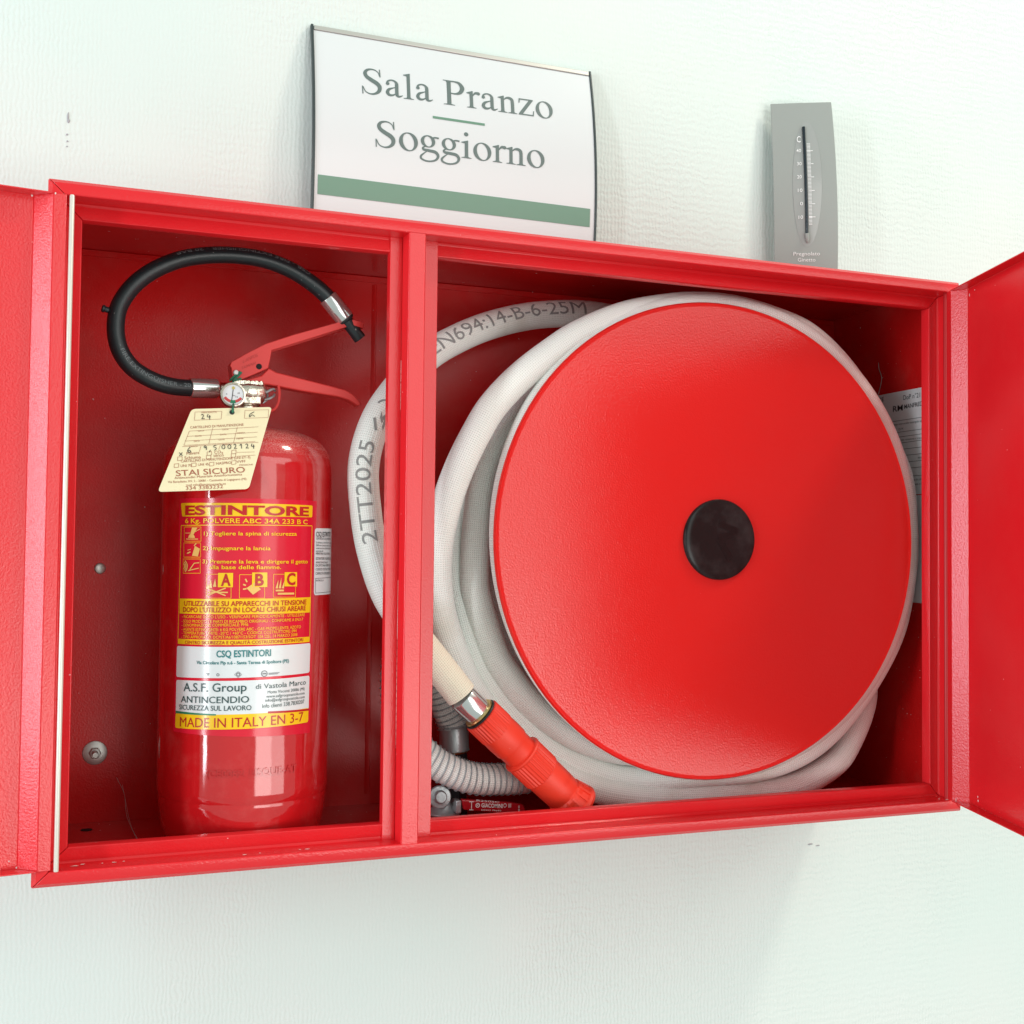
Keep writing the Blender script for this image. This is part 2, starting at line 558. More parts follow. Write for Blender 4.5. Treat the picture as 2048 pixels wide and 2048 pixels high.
def add_quad(bm, q, fn, nx=1, ny=1, radius=0.0):
    """a four-cornered patch (TL, TR, BR, BL) on a surface, corners rounded when radius is given"""
    us = [i / nx for i in range(nx + 1)]
    w = abs(q[1][0] - q[0][0])
    h = abs(q[0][1] - q[3][1])
    if radius:
        e = radius / w
        us = sorted(set([e * t for t in (0, 0.1, 0.3, 0.6, 1)] + [1 - e * t for t in (0, 0.1, 0.3, 0.6, 1)] + [u for u in us if e < u < 1 - e]))
    cols = []
    for u in us:
        d = 0.0
        if radius:
            x = min(u, 1 - u) * w
            if x < radius: d = (radius - math.sqrt(max(0, radius ** 2 - (radius - x) ** 2))) / h
        col = []
        for k in range(ny + 1):
            t = d + (1 - 2 * d) * k / ny
            p = [(q[0][i] * (1 - u) + q[1][i] * u) * (1 - t) + (q[3][i] * (1 - u) + q[2][i] * u) * t for i in (0, 1)]
            col.append(bm.verts.new(fn(*p)))
        cols.append(col)
    for a, b in zip(cols, cols[1:]):
        for k in range(ny):
            bm.faces.new((a[k], a[k + 1], b[k + 1], b[k]))

def add_line(bm, p, q, w, fn, n=1):
    dx, dy = q[0] - p[0], q[1] - p[1]
    L = math.hypot(dx, dy)
    ox, oy = -dy / L * w / 2, dx / L * w / 2
    add_quad(bm, [(p[0] + ox, p[1] + oy), (q[0] + ox, q[1] + oy), (q[0] - ox, q[1] - oy), (p[0] - ox, p[1] - oy)], fn, n)

def add_poly(bm, pts, fn):
    f = bm.faces.new([bm.verts.new(fn(*p)) for p in pts])
    bmesh.ops.triangulate(bm, faces=[f])

def add_ring(bm, c, r0, r1, fn, n=20, a0=0, a1=2 * PI):
    for i in range(n):
        t0, t1 = a0 + (a1 - a0) * i / n, a0 + (a1 - a0) * (i + 1) / n
        bm.faces.new([bm.verts.new(fn(c[0] + r * math.cos(t), c[1] + r * math.sin(t))) for r, t in ((r0, t0), (r1, t0), (r1, t1), (r0, t1))])

# a serif alphabet for the room sign, drawn as pen strokes (units of the em)
def serif(text):
    vs, fs = [], []
    def quadstrip(L, R, closed=False):
        b = len(vs)
        for l, r in zip(L, R): vs.extend((l, r))
        m = len(L)
        for i in range(m if closed else m - 1):
            j = (i + 1) % m
            fs.append((b + 2 * i, b + 2 * i + 1, b + 2 * j + 1, b + 2 * j))
    def stroke(ox, pts, ws):
        P = [Vector((x, y, 0)) for x, y in pts]
        Q = [P[0] * 2 - P[1]] + P + [P[-1] * 2 - P[-2]]
        C, W = [], []
        for i in range(1, len(Q) - 2):
            for k in range(8):
                t = k / 8
                a, b, c, d = Q[i - 1:i + 3]
                C.append(0.5 * ((2 * b) + (c - a) * t + (2 * a - 5 * b + 4 * c - d) * t * t + (3 * b - a - 3 * c + d) * t ** 3))
                W.append(ws[i - 1] * (1 - t) + ws[i] * t)
        C.append(P[-1]); W.append(ws[-1])
        L, R = [], []
        for i, c in enumerate(C):
            t = (C[min(len(C) - 1, i + 1)] - C[max(0, i - 1)]).normalized()
            n = Vector((-t.y, t.x, 0)) * W[i] / 2
            L.append(((ox + c.x + n.x) / 1000, (c.y + n.y) / 1000))
            R.append(((ox + c.x - n.x) / 1000, (c.y - n.y) / 1000))
        quadstrip(L, R)
    def poly(ox, pts):
        b = len(vs)
        vs.extend(((ox + x) / 1000, y / 1000) for x, y in pts)
        fs.append(tuple(range(b, b + len(pts))))
    def ring(ox, c, ro, ri, tilt=0.0, n=40):
        L, R = [], []
        for i in range(n):
            t = 2 * PI * i / n
            L.append(((ox + c[0] + ro[0] * math.cos(t)) / 1000, (c[1] + ro[1] * math.sin(t)) / 1000))
            x, y = ri[0] * math.cos(t), ri[1] * math.sin(t)
            x -= y * tilt
            R.append(((ox + c[0] + x) / 1000, (c[1] + y) / 1000))
        quadstrip(L, R, True)
    def dot(ox, x, y, r):
        poly(ox, [(x + r * math.cos(2 * PI * i / 16), y + r * math.sin(2 * PI * i / 16)) for i in range(16)])
    def foot(ox, x, half):   # bracketed serif under a stem
        poly(ox, [(x - half, 0), (x + half, 0), (x + half, 15), (x + 52, 30), (x + 40, 60), (x - 40, 60), (x - 52, 30), (x - half, 15)])
    ox = 0
    for ch in text:
        if ch == 'S':
            stroke(ox, [(455, 500), (425, 590), (350, 645), (260, 655), (165, 620), (118, 540), (150, 450), (255, 375), (385, 300), (450, 215), (435, 105), (345, 25), (235, 5), (125, 50), (62, 175)],
                   [20, 22, 30, 40, 62, 84, 94, 104, 108, 98, 82, 54, 34, 24, 20])
            poly(ox, [(446, 676), (470, 676), (480, 470), (456, 470)])
            poly(ox, [(46, -14), (70, -14), (62, 190), (38, 190)])
            ox += 556
        elif ch == 'a':
            stroke(ox, [(300, 330), (300, 100), (318, 45), (365, 34), (440, 72)], [80, 80, 66, 44, 16])
            stroke(ox, [(82, 335), (92, 400), (165, 440), (250, 425), (296, 370), (300, 320)], [62, 44, 34, 46, 70, 80])
            dot(ox, 86, 338, 42)
            stroke(ox, [(300, 275), (205, 235), (115, 190), (78, 110), (118, 48), (200, 48), (300, 110)], [14, 34, 62, 82, 70, 46, 16])
            ox += 444
        elif ch == 'l':
            poly(ox, [(98, 0), (180, 0), (180, 683), (98, 640)])
            poly(ox, [(18, 618), (98, 596), (180, 683), (164, 683), (18, 636)])
            foot(ox, 139, 122)
            ox += 278
        elif ch == 'P':
            poly(ox, [(98, 0), (200, 0), (200, 662), (98, 662)])
            foot(ox, 149, 140)
            poly(ox, [(10, 645), (70, 640), (98, 610), (200, 610), (200, 662), (10, 662)])
            stroke(ox, [(190, 643), (300, 645), (415, 610), (478, 490), (420, 365), (305, 318), (190, 320)], [38, 38, 72, 112, 86, 42, 30])
            ox += 575
        elif ch in 'rn':
            poly(ox, [(82, 0), (164, 0), (164, 455), (82, 400)])
            poly(ox, [(6, 385), (82, 370), (164, 455), (150, 460), (6, 404)])
            foot(ox, 123, 118)
            if ch == 'r':
                stroke(ox, [(160, 320), (190, 375), (235, 412), (300, 410)], [14, 36, 64, 84])
                dot(ox, 302, 408, 44)
                ox += 340
            else:
                stroke(ox, [(160, 345), (215, 400), (290, 412), (355, 380), (375, 290), (375, 0)], [14, 46, 72, 80, 82, 82])
                foot(ox, 375, 116)
                ox += 500
        elif ch == 'z':
            poly(ox, [(45, 414), (405, 414), (405, 450), (45, 450)])
            poly(ox, [(45, 450), (78, 450), (58, 325), (36, 325)])
            poly(ox, [(300, 420), (404, 420), (132, 30), (28, 30)])
            poly(ox, [(28, 0), (412, 0), (412, 36), (28, 36)])
            poly(ox, [(382, 0), (412, 0), (428, 145), (406, 145)])
            ox += 444
        elif ch == 'o':
            ring(ox, (250, 222), (222, 238), (132, 208), 0.12)
            ox += 500
        elif ch == 'g':
            ring(ox, (212, 300), (172, 158), (92, 128), 0.1)
            stroke(ox, [(320, 400), (385, 418), (470, 412)], [36, 40, 44])
            stroke(ox, [(150, 170), (92, 122), (120, 78), (250, 66), (390, 45), (452, -40), (410, -140), (290, -196), (160, -200), (60, -160), (45, -95), (110, -20), (180, 40)],
                   [26, 46, 66, 76, 80, 68, 50, 42, 44, 48, 50, 34, 20])
            ox += 500
        elif ch == 'i':
            poly(ox, [(98, 0), (180, 0), (180, 460), (98, 415)])
            poly(ox, [(16, 392), (98, 376), (180, 460), (164, 460), (16, 410)])
            foot(ox, 139, 122)
            dot(ox, 136, 620, 54)
            ox += 278
        elif ch == ' ':
            ox += 250
    # every stroke a hair above the one before, so that crossings never share a plane
    return vs, fs

# ------------------------------------------------------------------ measured print, in metres on each surface
LABEL_QUADS = [
  ((-0.08308, 0.33234), (0.06194, 0.3326), (0.05674, 0.11235), (-0.08551, 0.11589)),
  ((-0.08086, 0.32791), (0.05496, 0.32794), (0.05462, 0.31664), (-0.07886, 0.3154)),
  ((-0.07969, 0.23911), (0.05406, 0.24078), (0.0534, 0.22635), (-0.07967, 0.22537)),
  ((-0.08135, 0.20181), (0.05398, 0.2034), (0.0537, 0.19843), (-0.08141, 0.19719)),
  ((-0.08238, 0.19516), (0.05517, 0.19727), (0.05443, 0.16931), (-0.08249, 0.16642)),
  ((-0.0824, 0.16379), (0.0545, 0.16661), (0.05408, 0.13481), (-0.0822, 0.13197)),
  ((-0.08223, 0.13302), (0.05364, 0.13619), (0.05357, 0.12279), (-0.08241, 0.11948)),
  ((-0.08189, 0.13528), (-0.03761, 0.13449), (-0.03758, 0.1332), (-0.08223, 0.13302)),
  ((0.00919, 0.13641), (0.05406, 0.13548), (0.05411, 0.13346), (0.00922, 0.13444)),
  ((-0.0798, 0.30704), (0.05462, 0.30863), (0.05398, 0.2034), (-0.08115, 0.20182)),
  ((-0.07568, 0.3057), (-0.05612, 0.30569), (-0.05582, 0.29255), (-0.07529, 0.29246)),
  ((-0.07581, 0.29087), (-0.05623, 0.29097), (-0.05593, 0.27785), (-0.07543, 0.27765)),
  ((-0.07613, 0.27592), (-0.0562, 0.27614), (-0.05589, 0.26303), (-0.07574, 0.26271)),
  ((-0.04926, 0.26221), (-0.0263, 0.26248), (-0.02588, 0.24056), (-0.04921, 0.24024)),
  ((-0.01857, 0.26216), (0.00398, 0.26228), (0.00437, 0.24061), (-0.01843, 0.24061)),
  ((0.01228, 0.2627), (0.03504, 0.26267), (0.03516, 0.24118), (0.0124, 0.24148)),
  ((-0.03818, 0.26353), (-0.02438, 0.26367), (-0.02439, 0.25062), (-0.03819, 0.25047)),
  ((-0.00735, 0.2642), (0.00633, 0.26426), (0.00657, 0.25085), (-0.00736, 0.25085)),
  ((0.02308, 0.26455), (0.0363, 0.26453), (0.03657, 0.2513), (0.02304, 0.25143)),
]
RED_TEXT = [
  ('ESTINTORE', -0.07432, 0.31695, 0.04959, 0.31783, 0.00814),
  ('UTILIZZABILE SU APPARECCHI IN TENSIONE', -0.07321, 0.23271, 0.04833, 0.23419, 0.00444),
  ("DOPO L'UTILIZZO IN LOCALI CHIUSI AREARE", -0.07452, 0.22687, 0.04752, 0.22857, 0.00444),
  ('CENTRO SICUREZZA E QUALITÀ COSTRUZIONE ESTINTORI', -0.07134, 0.19768, 0.04489, 0.19958, 0.00287),
  ('MADE IN ITALY EN 3-7', -0.07556, 0.1214, 0.0466, 0.12449, 0.00856),
  ('A', -0.03527, 0.25207, -0.02636, 0.25217, 0.01018),
  ('B', -0.00469, 0.25242, 0.00324, 0.25243, 0.01023),
  ('C', 0.02536, 0.25301, 0.03459, 0.25293, 0.01038),
]
YELLOW_TEXT = [
  ('6 Kg. POLVERE ABC 34A 233 B C', -0.0741, 0.30926, 0.04787, 0.30994, 0.0042),
  ('1) Togliere la spina di sicurezza', -0.05266, 0.29795, 0.0351, 0.29889, 0.00341),
  ('2) Impugnare la lancia', -0.05339, 0.28443, 0.00889, 0.28496, 0.0034),
  ('3) Premere la leva e dirigere il getto', -0.05356, 0.27223, 0.04893, 0.27297, 0.00341),
  ('alla base delle fiamme.', -0.0468, 0.26708, 0.01928, 0.2676, 0.0034),
  ("- RICARICARE DOPO L'USO - VERIFICARE PERIODICAMENTE - UTILIZZARE", -0.07567, 0.22143, 0.04617, 0.22324, 0.00261),
  ('- SOLO PRODOTTI E PARTI DI RICAMBIO ORIGINALI - CONFORME A EN3-7', -0.07592, 0.21721, 0.0441, 0.21903, 0.00261),
  ('- DENOMINAZIONE COMMERCIALE: PM6', -0.07581, 0.21352, -0.01005, 0.21518, 0.0026),
  ('- AGENTE ESTINGUENTE: 6 KG POLVERE ABC - GAS PROPELLENTE: AZOTO', -0.0757, 0.20971, 0.04162, 0.21203, 0.00261),
  ('- TEMPERATURE LIMITE: -20°C / +60°C - CODICE COSTRUTTORE: 094', -0.0756, 0.20629, 0.03665, 0.20849, 0.0026),
  ('- TIPO APPROVATO: DCPST/A6/1087/153/SOT 106 DEL 14 MARZO 2008', -0.07587, 0.20273, 0.03755, 0.20486, 0.0026),
]
TEAL_TEXT = [
  ('CSQ ESTINTORI', -0.03825, 0.18638, 0.01108, 0.18737, 0.00599),
  ('Via Circolare Pip n.6 - Santa Teresa di Spoltore (PE)', -0.05776, 0.17969, 0.02902, 0.1807, 0.00286),
]
DARK_TEXT = [
  ('A.S.F. Group', -0.07192, 0.15413, -0.0105, 0.15568, 0.00752),
  ('ANTINCENDIO', -0.0749, 0.14371, -0.00814, 0.14524, 0.00583),
  ('SICUREZZA SUL LAVORO', -0.07697, 0.137, -0.00585, 0.1383, 0.0044),
  ('di Vastola Marco', -0.00233, 0.15732, 0.04916, 0.15873, 0.00448),
  ('Motta Visconti 20086 (MI)', 0.00862, 0.15276, 0.04778, 0.15349, 0.00264),
  ('www.asfgroupvastola.com', 0.00736, 0.1489, 0.04787, 0.14947, 0.00264),
  ('info@asfgroupvastola.com', 0.0065, 0.14528, 0.04796, 0.14585, 0.00264),
  ('Info clienti 338.7830207', 0.00383, 0.13965, 0.0477, 0.14107, 0.00356),
]
SIDE_Q = [
  ((0.05877, 0.30588), (0.10277, 0.30706), (0.11042, 0.24268), (0.05937, 0.24282)),
]
TAG_BROWN = [
  ('PERIODICITA', 0.00531, 0.07608, 0.01896, 0.07631, 0.00173),
  ('CARTELLINO DI MANUTENZIONE', -0.00626, 0.06085, 0.04213, 0.06271, 0.00235),
  ('DATA', 0.00035, 0.05758, 0.00565, 0.05776, 0.0014),
  ('DATA', 0.02254, 0.0586, 0.02792, 0.05879, 0.00141),
  ('FIRMA', 0.03558, 0.05467, 0.04271, 0.05481, 0.00141),
  ('DATA', -0.00247, 0.05254, 0.00308, 0.0527, 0.00139),
  ('DATA', 0.01992, 0.05351, 0.02556, 0.05367, 0.0014),
  ('FIRMA', 0.03426, 0.04891, 0.04068, 0.0492, 0.00141),
  ('DATA', -0.00432, 0.04749, 0.00094, 0.04765, 0.00139),
  ('DATA', 0.018, 0.04842, 0.02335, 0.04858, 0.0014),
  ('CARICA', -0.00892, 0.04239, -0.00133, 0.04263, 0.00138),
  ('MATRICOLA', 0.021, 0.04336, 0.02946, 0.04358, 0.0014),
  ('Polvere', -0.01194, 0.03483, -0.00062, 0.03554, 0.0029),
  ('CO₂', 0.01292, 0.03525, 0.0205, 0.03563, 0.00293),
  ('Schiuma', -0.0141, 0.03064, 0.00035, 0.03121, 0.00289),
  ('idrico', 0.01191, 0.03205, 0.02088, 0.03253, 0.00292),
  ('CARTELLINO DI MANUTENZIONE (UNI 671-3)', -0.01749, 0.02771, 0.04469, 0.02972, 0.00245),
  ('UNI 70', -0.01817, 0.02319, -0.00861, 0.02345, 0.00242),
  ('UNI 45', -0.00269, 0.02384, 0.00656, 0.02411, 0.00243),
  ('NASPRO', 0.01323, 0.02433, 0.02682, 0.02492, 0.00245),
  ('VVFF', 0.0318, 0.02552, 0.04, 0.02569, 0.00247),
  ('PRESSIONE', 0.03401, 0.02251, 0.04635, 0.02283, 0.00139),
  ('STAI SICURO', -0.02298, 0.01463, 0.03853, 0.01602, 0.00546),
  ('Antincendio Materiale Antinfortunistica', -0.02458, 0.01184, 0.0354, 0.01307, 0.00227),
  ('Via Benedetto XV, 2 - 20081 - Cassinetta di Lugagnano (MI)', -0.03053, 0.0082, 0.03885, 0.00849, 0.00211),
  ('mail info@staisicurosrls.eu', -0.01509, 0.0047, 0.01986, 0.0047, 0.00195),
  ('334 3383232', -0.0157, 0.00098, 0.01716, 0.00133, 0.00345),
]
TAG_INK = [
  ('24', 0.00403, 0.06998, 0.01454, 0.07008, 0.00502),
  ('6', -0.0112, 0.03695, -0.00735, 0.03713, 0.00581),
  ('9,5', 0.00353, 0.03848, 0.01565, 0.03887, 0.00493),
  ('002124', 0.01963, 0.03952, 0.05079, 0.03982, 0.00466),
  ('x', -0.01858, 0.03383, -0.01445, 0.0343, 0.00395),
]
TAG_LINES = [
  ((-0.00057, 0.07744), (0.02377, 0.0778)),
  ((0.02377, 0.0778), (0.02227, 0.06993)),
  ((-0.00203, 0.06917), (0.02227, 0.06993)),
  ((-0.00057, 0.07744), (-0.00203, 0.06917)),
  ((-0.00746, 0.0584), (0.05562, 0.06129)),
  ((-0.01, 0.0532), (0.05429, 0.05578)),
  ((-0.01247, 0.04864), (0.05304, 0.05107)),
  ((-0.01354, 0.04437), (0.05109, 0.0464)),
  ((0.01362, 0.06069), (0.00859, 0.04496)),
  ((0.03632, 0.06174), (0.03111, 0.04587)),
  ((-0.00746, 0.0584), (-0.01354, 0.04437)),
  ((-0.01501, 0.04319), (0.05386, 0.04554)),
  ((0.00148, 0.04316), (-0.0004, 0.03783)),
  ((0.01893, 0.04373), (0.01708, 0.03914)),
  ((0.0329, 0.03601), (0.04922, 0.03596)),
  ((0.0325, 0.03214), (0.04959, 0.03282)),
]
STK_Q = [
  ((-0.17377, 0.48724), (-0.04445, 0.48704), (-0.04487, 0.35985), (-0.17379, 0.36229)),
  ((-0.09955, 0.36071), (-0.04752, 0.358), (-0.04792, 0.23091), (-0.0998, 0.23155)),
]
STK_T = [
  ('DoP n°21', -0.09649, 0.47581, -0.06641, 0.47566, 0.00562),
  ('MANFREDI', -0.09462, 0.46488, -0.06056, 0.46541, 0.00498),
  ('RM', -0.11562, 0.46323, -0.09746, 0.46331, 0.00698),
  ('Naspo antincendio semirigido orientabile', -0.11613, 0.44622, -0.05011, 0.44588, 0.0025),
  ('25 M', -0.10533, 0.43978, -0.09703, 0.43979, 0.00253),
  ('Mpa 1,2', -0.06358, 0.434, -0.04971, 0.43394, 0.00307),
  ('con rotazione a braccio d 25', -0.1006, 0.4264, -0.05084, 0.4258, 0.00248),
  ('m 20', -0.0598, 0.41768, -0.04976, 0.41777, 0.00306),
  ('mm 25', -0.06207, 0.41049, -0.04978, 0.41076, 0.00306),
  ('mm 8 - K28', -0.07047, 0.40249, -0.05069, 0.4026, 0.00307),
  ('0,2 - 35', -0.06369, 0.39401, -0.05072, 0.39437, 0.00306),
  ('2023', -0.05922, 0.38452, -0.05141, 0.38481, 0.00306),
  ('UNI EN 671-1', -0.08084, 0.37651, -0.06149, 0.37669, 0.00216),
  ('Made in Italy', -0.07855, 0.37142, -0.05702, 0.37155, 0.00215),
  ('CE', -0.1419, 0.47743, -0.1327, 0.47879, 0.0055),
]
STK_L = [
  ((-0.11733, 0.45144), (-0.04899, 0.45142)),
  ((-0.11132, 0.43733), (-0.04903, 0.43738)),
  ((-0.10654, 0.43135), (-0.04905, 0.43174)),
  ((-0.10179, 0.42382), (-0.04863, 0.42438)),
  ((-0.09826, 0.41613), (-0.04866, 0.416)),
  ((-0.09357, 0.40823), (-0.04802, 0.40819)),
  ((-0.09007, 0.40015), (-0.04805, 0.39997)),
  ((-0.0866, 0.39242), (-0.04807, 0.39237)),
  ((-0.08314, 0.38255), (-0.0481, 0.38233)),
]
SIGN_Q = [
  ((0.2692, 0.86848), (0.60925, 0.86913), (0.61464, 0.66301), (0.26877, 0.66451)),
  ((0.40633, 0.78553), (0.46968, 0.78534), (0.4696, 0.78239), (0.40627, 0.78263)),
  ((0.27383, 0.70013), (0.60381, 0.69906), (0.60448, 0.67742), (0.2744, 0.67821)),
  ((0.26707, 0.87352), (0.61038, 0.8752), (0.60967, 0.86873), (0.26919, 0.86805)),
]
SIGN_T = [
  ('Sala Pranzo', 0.32375, 0.80041, 0.55715, 0.80389, 0.03129),
  ('Soggiorno', 0.33866, 0.73999, 0.5443, 0.74077, 0.03105),
]
TH_Q = [
  ((-0.00138, 0.87074), (0.07712, 0.87391), (0.08384, 0.6585), (0.00257, 0.66626)),
  ((0.03794, 0.83874), (0.04199, 0.83876), (0.04512, 0.69844), (0.04121, 0.69842)),
  ((0.04033, 0.69842), (0.04726, 0.69846), (0.04729, 0.6825), (0.04036, 0.68245)),
  ((0.04304, 0.81563), (0.04835, 0.81566), (0.05078, 0.70998), (0.04535, 0.70995)),
  ((0.0249, 0.84511), (0.06285, 0.84529), (0.06304, 0.6826), (0.02523, 0.68236)),
]
TH_T = [
  ('C', 0.03064, 0.81776, 0.0357, 0.81778, 0.00797),
  ('40', 0.02979, 0.80427, 0.03598, 0.80455, 0.00424),
  ('30', 0.03045, 0.78694, 0.03639, 0.78723, 0.00423),
  ('20', 0.03048, 0.76963, 0.03642, 0.76992, 0.00423),
  ('10', 0.03127, 0.75195, 0.03733, 0.75224, 0.00423),
  ('0', 0.03434, 0.73482, 0.03787, 0.73497, 0.00422),
  ('10', 0.03235, 0.71715, 0.03815, 0.71744, 0.00422),
  ('Pregnolato', 0.02651, 0.6705, 0.06053, 0.6711, 0.00459),
  ('Ginetto', 0.0322, 0.66301, 0.05487, 0.66316, 0.00459),
]
LEV_T = [
  ('GIACOMINI', 0.43031, 0.02201, 0.45375, 0.0198, 0.00403),
  ('R250SC', 0.42487, 0.02871, 0.45007, 0.0252, 0.00157),
  ('DN25 PN40', 0.43035, 0.01867, 0.45198, 0.01633, 0.00134),
]
TAG_CORNERS = [(-0.00333, 0.08064), (0.07071, 0.08149), (0.03999, -0.00043), (-0.03999, 0.00043), (0.03288, 0.07653)]
TAG_BOX = [(-0.02, 0.03312), (0.00543, 0.0338), (0.02783, 0.03462), (0.00646, 0.03731), (0.02862, 0.03816), (-0.02357, 0.02641), (-0.00832, 0.02663), (0.00752, 0.02683), (0.02739, 0.02768)]
TH_TICKS = [(0.04306, 0.80639), (0.04359, 0.78919), (0.04412, 0.77176), (0.04491, 0.75408), (0.04544, 0.73667), (0.04597, 0.71979)]


# ================================================================== the wall
bm = bmesh.new()
for z0, z1 in ((-2.6, 3.2),):
    f = bm.faces.new([bm.verts.new(p) for p in ((-3.6, 0.24, z0), (5.2, 0.24, z0), (5.2, 0.24, z1), (-3.6, 0.24, z1))])
wall = obj('wall', bm, M_wall)
tag(wall, 'pale mint white embossed wall behind the red cabinet', None, None, 'structure')
for x, z, w, h in ((0.0154, 0.737, 0.0010, 0.0042), (0.016, 0.7322, 0.0016, 0.003), (0.0149, 0.7173, 0.0011, 0.0012), (0.0153, 0.7101, 0.0011, 0.0011), (0.0151, 0.7046, 0.0009, 0.0008), (0.9374, -0.0885, 0.0042, 0.0011), (0.9497, -0.0909, 0.0036, 0.0009)):
    bm = bmesh.new()
    lathe(bm, [(0, 0.0009), (0.5, 0.0008), (1, 0)], (0, 0, 0), (0, -1, 0), 10, False)
    for v in bm.verts:
        j = random.uniform(0.75, 1.2)
        v.co = Vector((x + v.co.x * w * j, 0.2399 + v.co.y, z + v.co.z * h * j))
    obj('scuff_mark', bm, M_scuff, wall)

# ================================================================== the cabinet
W, H, DEPTH = 0.973, 0.600, 0.2385
cab = empty('fire_cabinet', (W / 2, 0.12, 0), 'red steel fire cabinet with both doors open, fixed to the pale wall', 'cabinet')
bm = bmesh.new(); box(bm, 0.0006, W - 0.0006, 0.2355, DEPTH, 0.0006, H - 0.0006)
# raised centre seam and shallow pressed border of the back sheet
back = obj('back_panel', bm, M_inner_shade, cab)
bm = bmesh.new()
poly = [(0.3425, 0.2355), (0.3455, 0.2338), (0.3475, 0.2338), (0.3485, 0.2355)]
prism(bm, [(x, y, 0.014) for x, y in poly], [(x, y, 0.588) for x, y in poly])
obj('pressed_rib', bm, M_inner_shade, back)
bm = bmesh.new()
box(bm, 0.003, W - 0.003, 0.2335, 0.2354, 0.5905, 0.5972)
obj('top_rim', bm, M_inner_shade, back, 0.0006)
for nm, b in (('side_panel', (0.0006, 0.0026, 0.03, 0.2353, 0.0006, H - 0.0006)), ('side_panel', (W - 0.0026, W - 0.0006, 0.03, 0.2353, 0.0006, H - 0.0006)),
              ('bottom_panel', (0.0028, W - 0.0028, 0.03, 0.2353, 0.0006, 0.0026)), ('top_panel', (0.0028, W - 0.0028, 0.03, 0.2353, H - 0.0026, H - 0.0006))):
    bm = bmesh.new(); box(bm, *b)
    last = obj(nm, bm, M_inner_shade, cab)
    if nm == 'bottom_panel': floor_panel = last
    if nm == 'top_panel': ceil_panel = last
bm = bmesh.new()
lathe(bm, [(0, 0), (0.0058, 0), (0.0058, 0.0004), (0, 0.0004)], (0.0488, 0.2004, 0.00265), (0, 0, 1), 20)
obj('fixing_hole', bm, M_dark, floor_panel)
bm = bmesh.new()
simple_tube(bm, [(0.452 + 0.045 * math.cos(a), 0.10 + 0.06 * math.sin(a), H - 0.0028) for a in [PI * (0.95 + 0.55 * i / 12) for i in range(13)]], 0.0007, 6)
obj('knockout_line', bm, M_inner_shade, ceil_panel)

PROFILE = [(0.0, 0.045), (0.0, 0.0045), (0.0035, 0.0006), (0.0062, 0.0), (0.0128, 0.0), (0.0136, 0.0008), (0.0140, 0.0222), (0.0158, 0.0236), (0.0280, 0.0212), (0.0284, 0.0220), (0.0284, 0.0345),
           (0.0268, 0.0345), (0.0268, 0.0240), (0.0125, 0.0252), (0.0118, 0.0030), (0.0018, 0.0045), (0.0018, 0.045)]
G = 0.00035
def member(name, side):
    def pt(t, y, e):
        if side == 'top': return (t + G if e == 0 else W - t - G, y, H - t)
        if side == 'bottom': return (t + G if e == 0 else W - t - G, y, t)
        if side == 'left': return (t, y, t + G if e == 0 else H - t - G)
        return (W - t, y, t + G if e == 0 else H - t - G)
    bm = bmesh.new()
    prism(bm, [pt(t, y, 0) for t, y in PROFILE], [pt(t, y, 1) for t, y in PROFILE])
    return obj(name, bm, M_red, cab, 0.0005)
for nm, sd in (('top_frame_rail', 'top'), ('bottom_frame_rail', 'bottom'), ('frame_stile', 'left'), ('frame_stile', 'right')): member(nm, sd)

def chips(parent, spots, nrm):
    for (x, y, z), sx, sy in spots:
        bm = bmesh.new()
        n = 11
        ring = [bm.verts.new((x + sx * math.cos(2 * PI * i / n) * random.uniform(0.35, 1.1), y + sy * math.sin(2 * PI * i / n) * random.uniform(0.35, 1.1), z)) for i in range(n)]
        c = bm.verts.new((x, y, z + 0.00025))
        for i in range(n): bm.faces.new((ring[i], ring[(i + 1) % n], c))
        obj('paint_chip', bm, M_chip, parent)
brail = [c for c in cab.children if c.name.startswith('bottom_frame_rail')][0]
chips(brail, [((0.0346, 0.0129, 0.01415), 0.0040, 0.0022), ((0.0405, 0.016, 0.01425), 0.0028, 0.0016), ((0.0568, 0.0141, 0.0142), 0.0012, 0.0009), ((0.0662, 0.0144, 0.0142), 0.0022, 0.0016), ((0.0745, 0.0152, 0.0142), 0.0016, 0.0012),
              ((0.1762, 0.0064, 0.01385), 0.0024, 0.0014), ((0.190, 0.0074, 0.01385), 0.0010, 0.0009), ((0.2330, 0.0083, 0.0139), 0.0028, 0.0014), ((0.2262, 0.0090, 0.0139), 0.0014, 0.0010), ((0.415, 0.0050, 0.01385), 0.0008, 0.0008), ((0.9530, 0.0040, 0.0138), 0.0035, 0.0012), ((0.9470, 0.0090, 0.0139), 0.0016, 0.0016)], 'z')

# the middle post: a folded hat section with two flanges
hat = [(0.3056, 0.0205), (0.3172, 0.0205), (0.3182, 0.0195), (0.3186, 0.0012), (0.3194, 0.0006), (0.3340, 0.0006), (0.3348, 0.0012), (0.3352, 0.0195), (0.3362, 0.0205), (0.3532, 0.0205),
       (0.3532, 0.0218), (0.3350, 0.0218), (0.3338, 0.0022), (0.3198, 0.0022), (0.3186, 0.0218), (0.3056, 0.0218)]
bm = bmesh.new()
fl_l = [(0.3056, 0.0202), (0.3178, 0.0202), (0.3178, 0.0300), (0.3163, 0.0300), (0.3163, 0.0214), (0.3069, 0.0214), (0.3069, 0.030), (0.3056, 0.030)]
prism(bm, [(x, y, 0.0138) for x, y in fl_l], [(x, y, 0.5862) for x, y in fl_l])
fl_r = [(0.3356, 0.0202), (0.3534, 0.0202), (0.3534, 0.030), (0.3521, 0.030), (0.3521, 0.0214), (0.3356, 0.0214)]
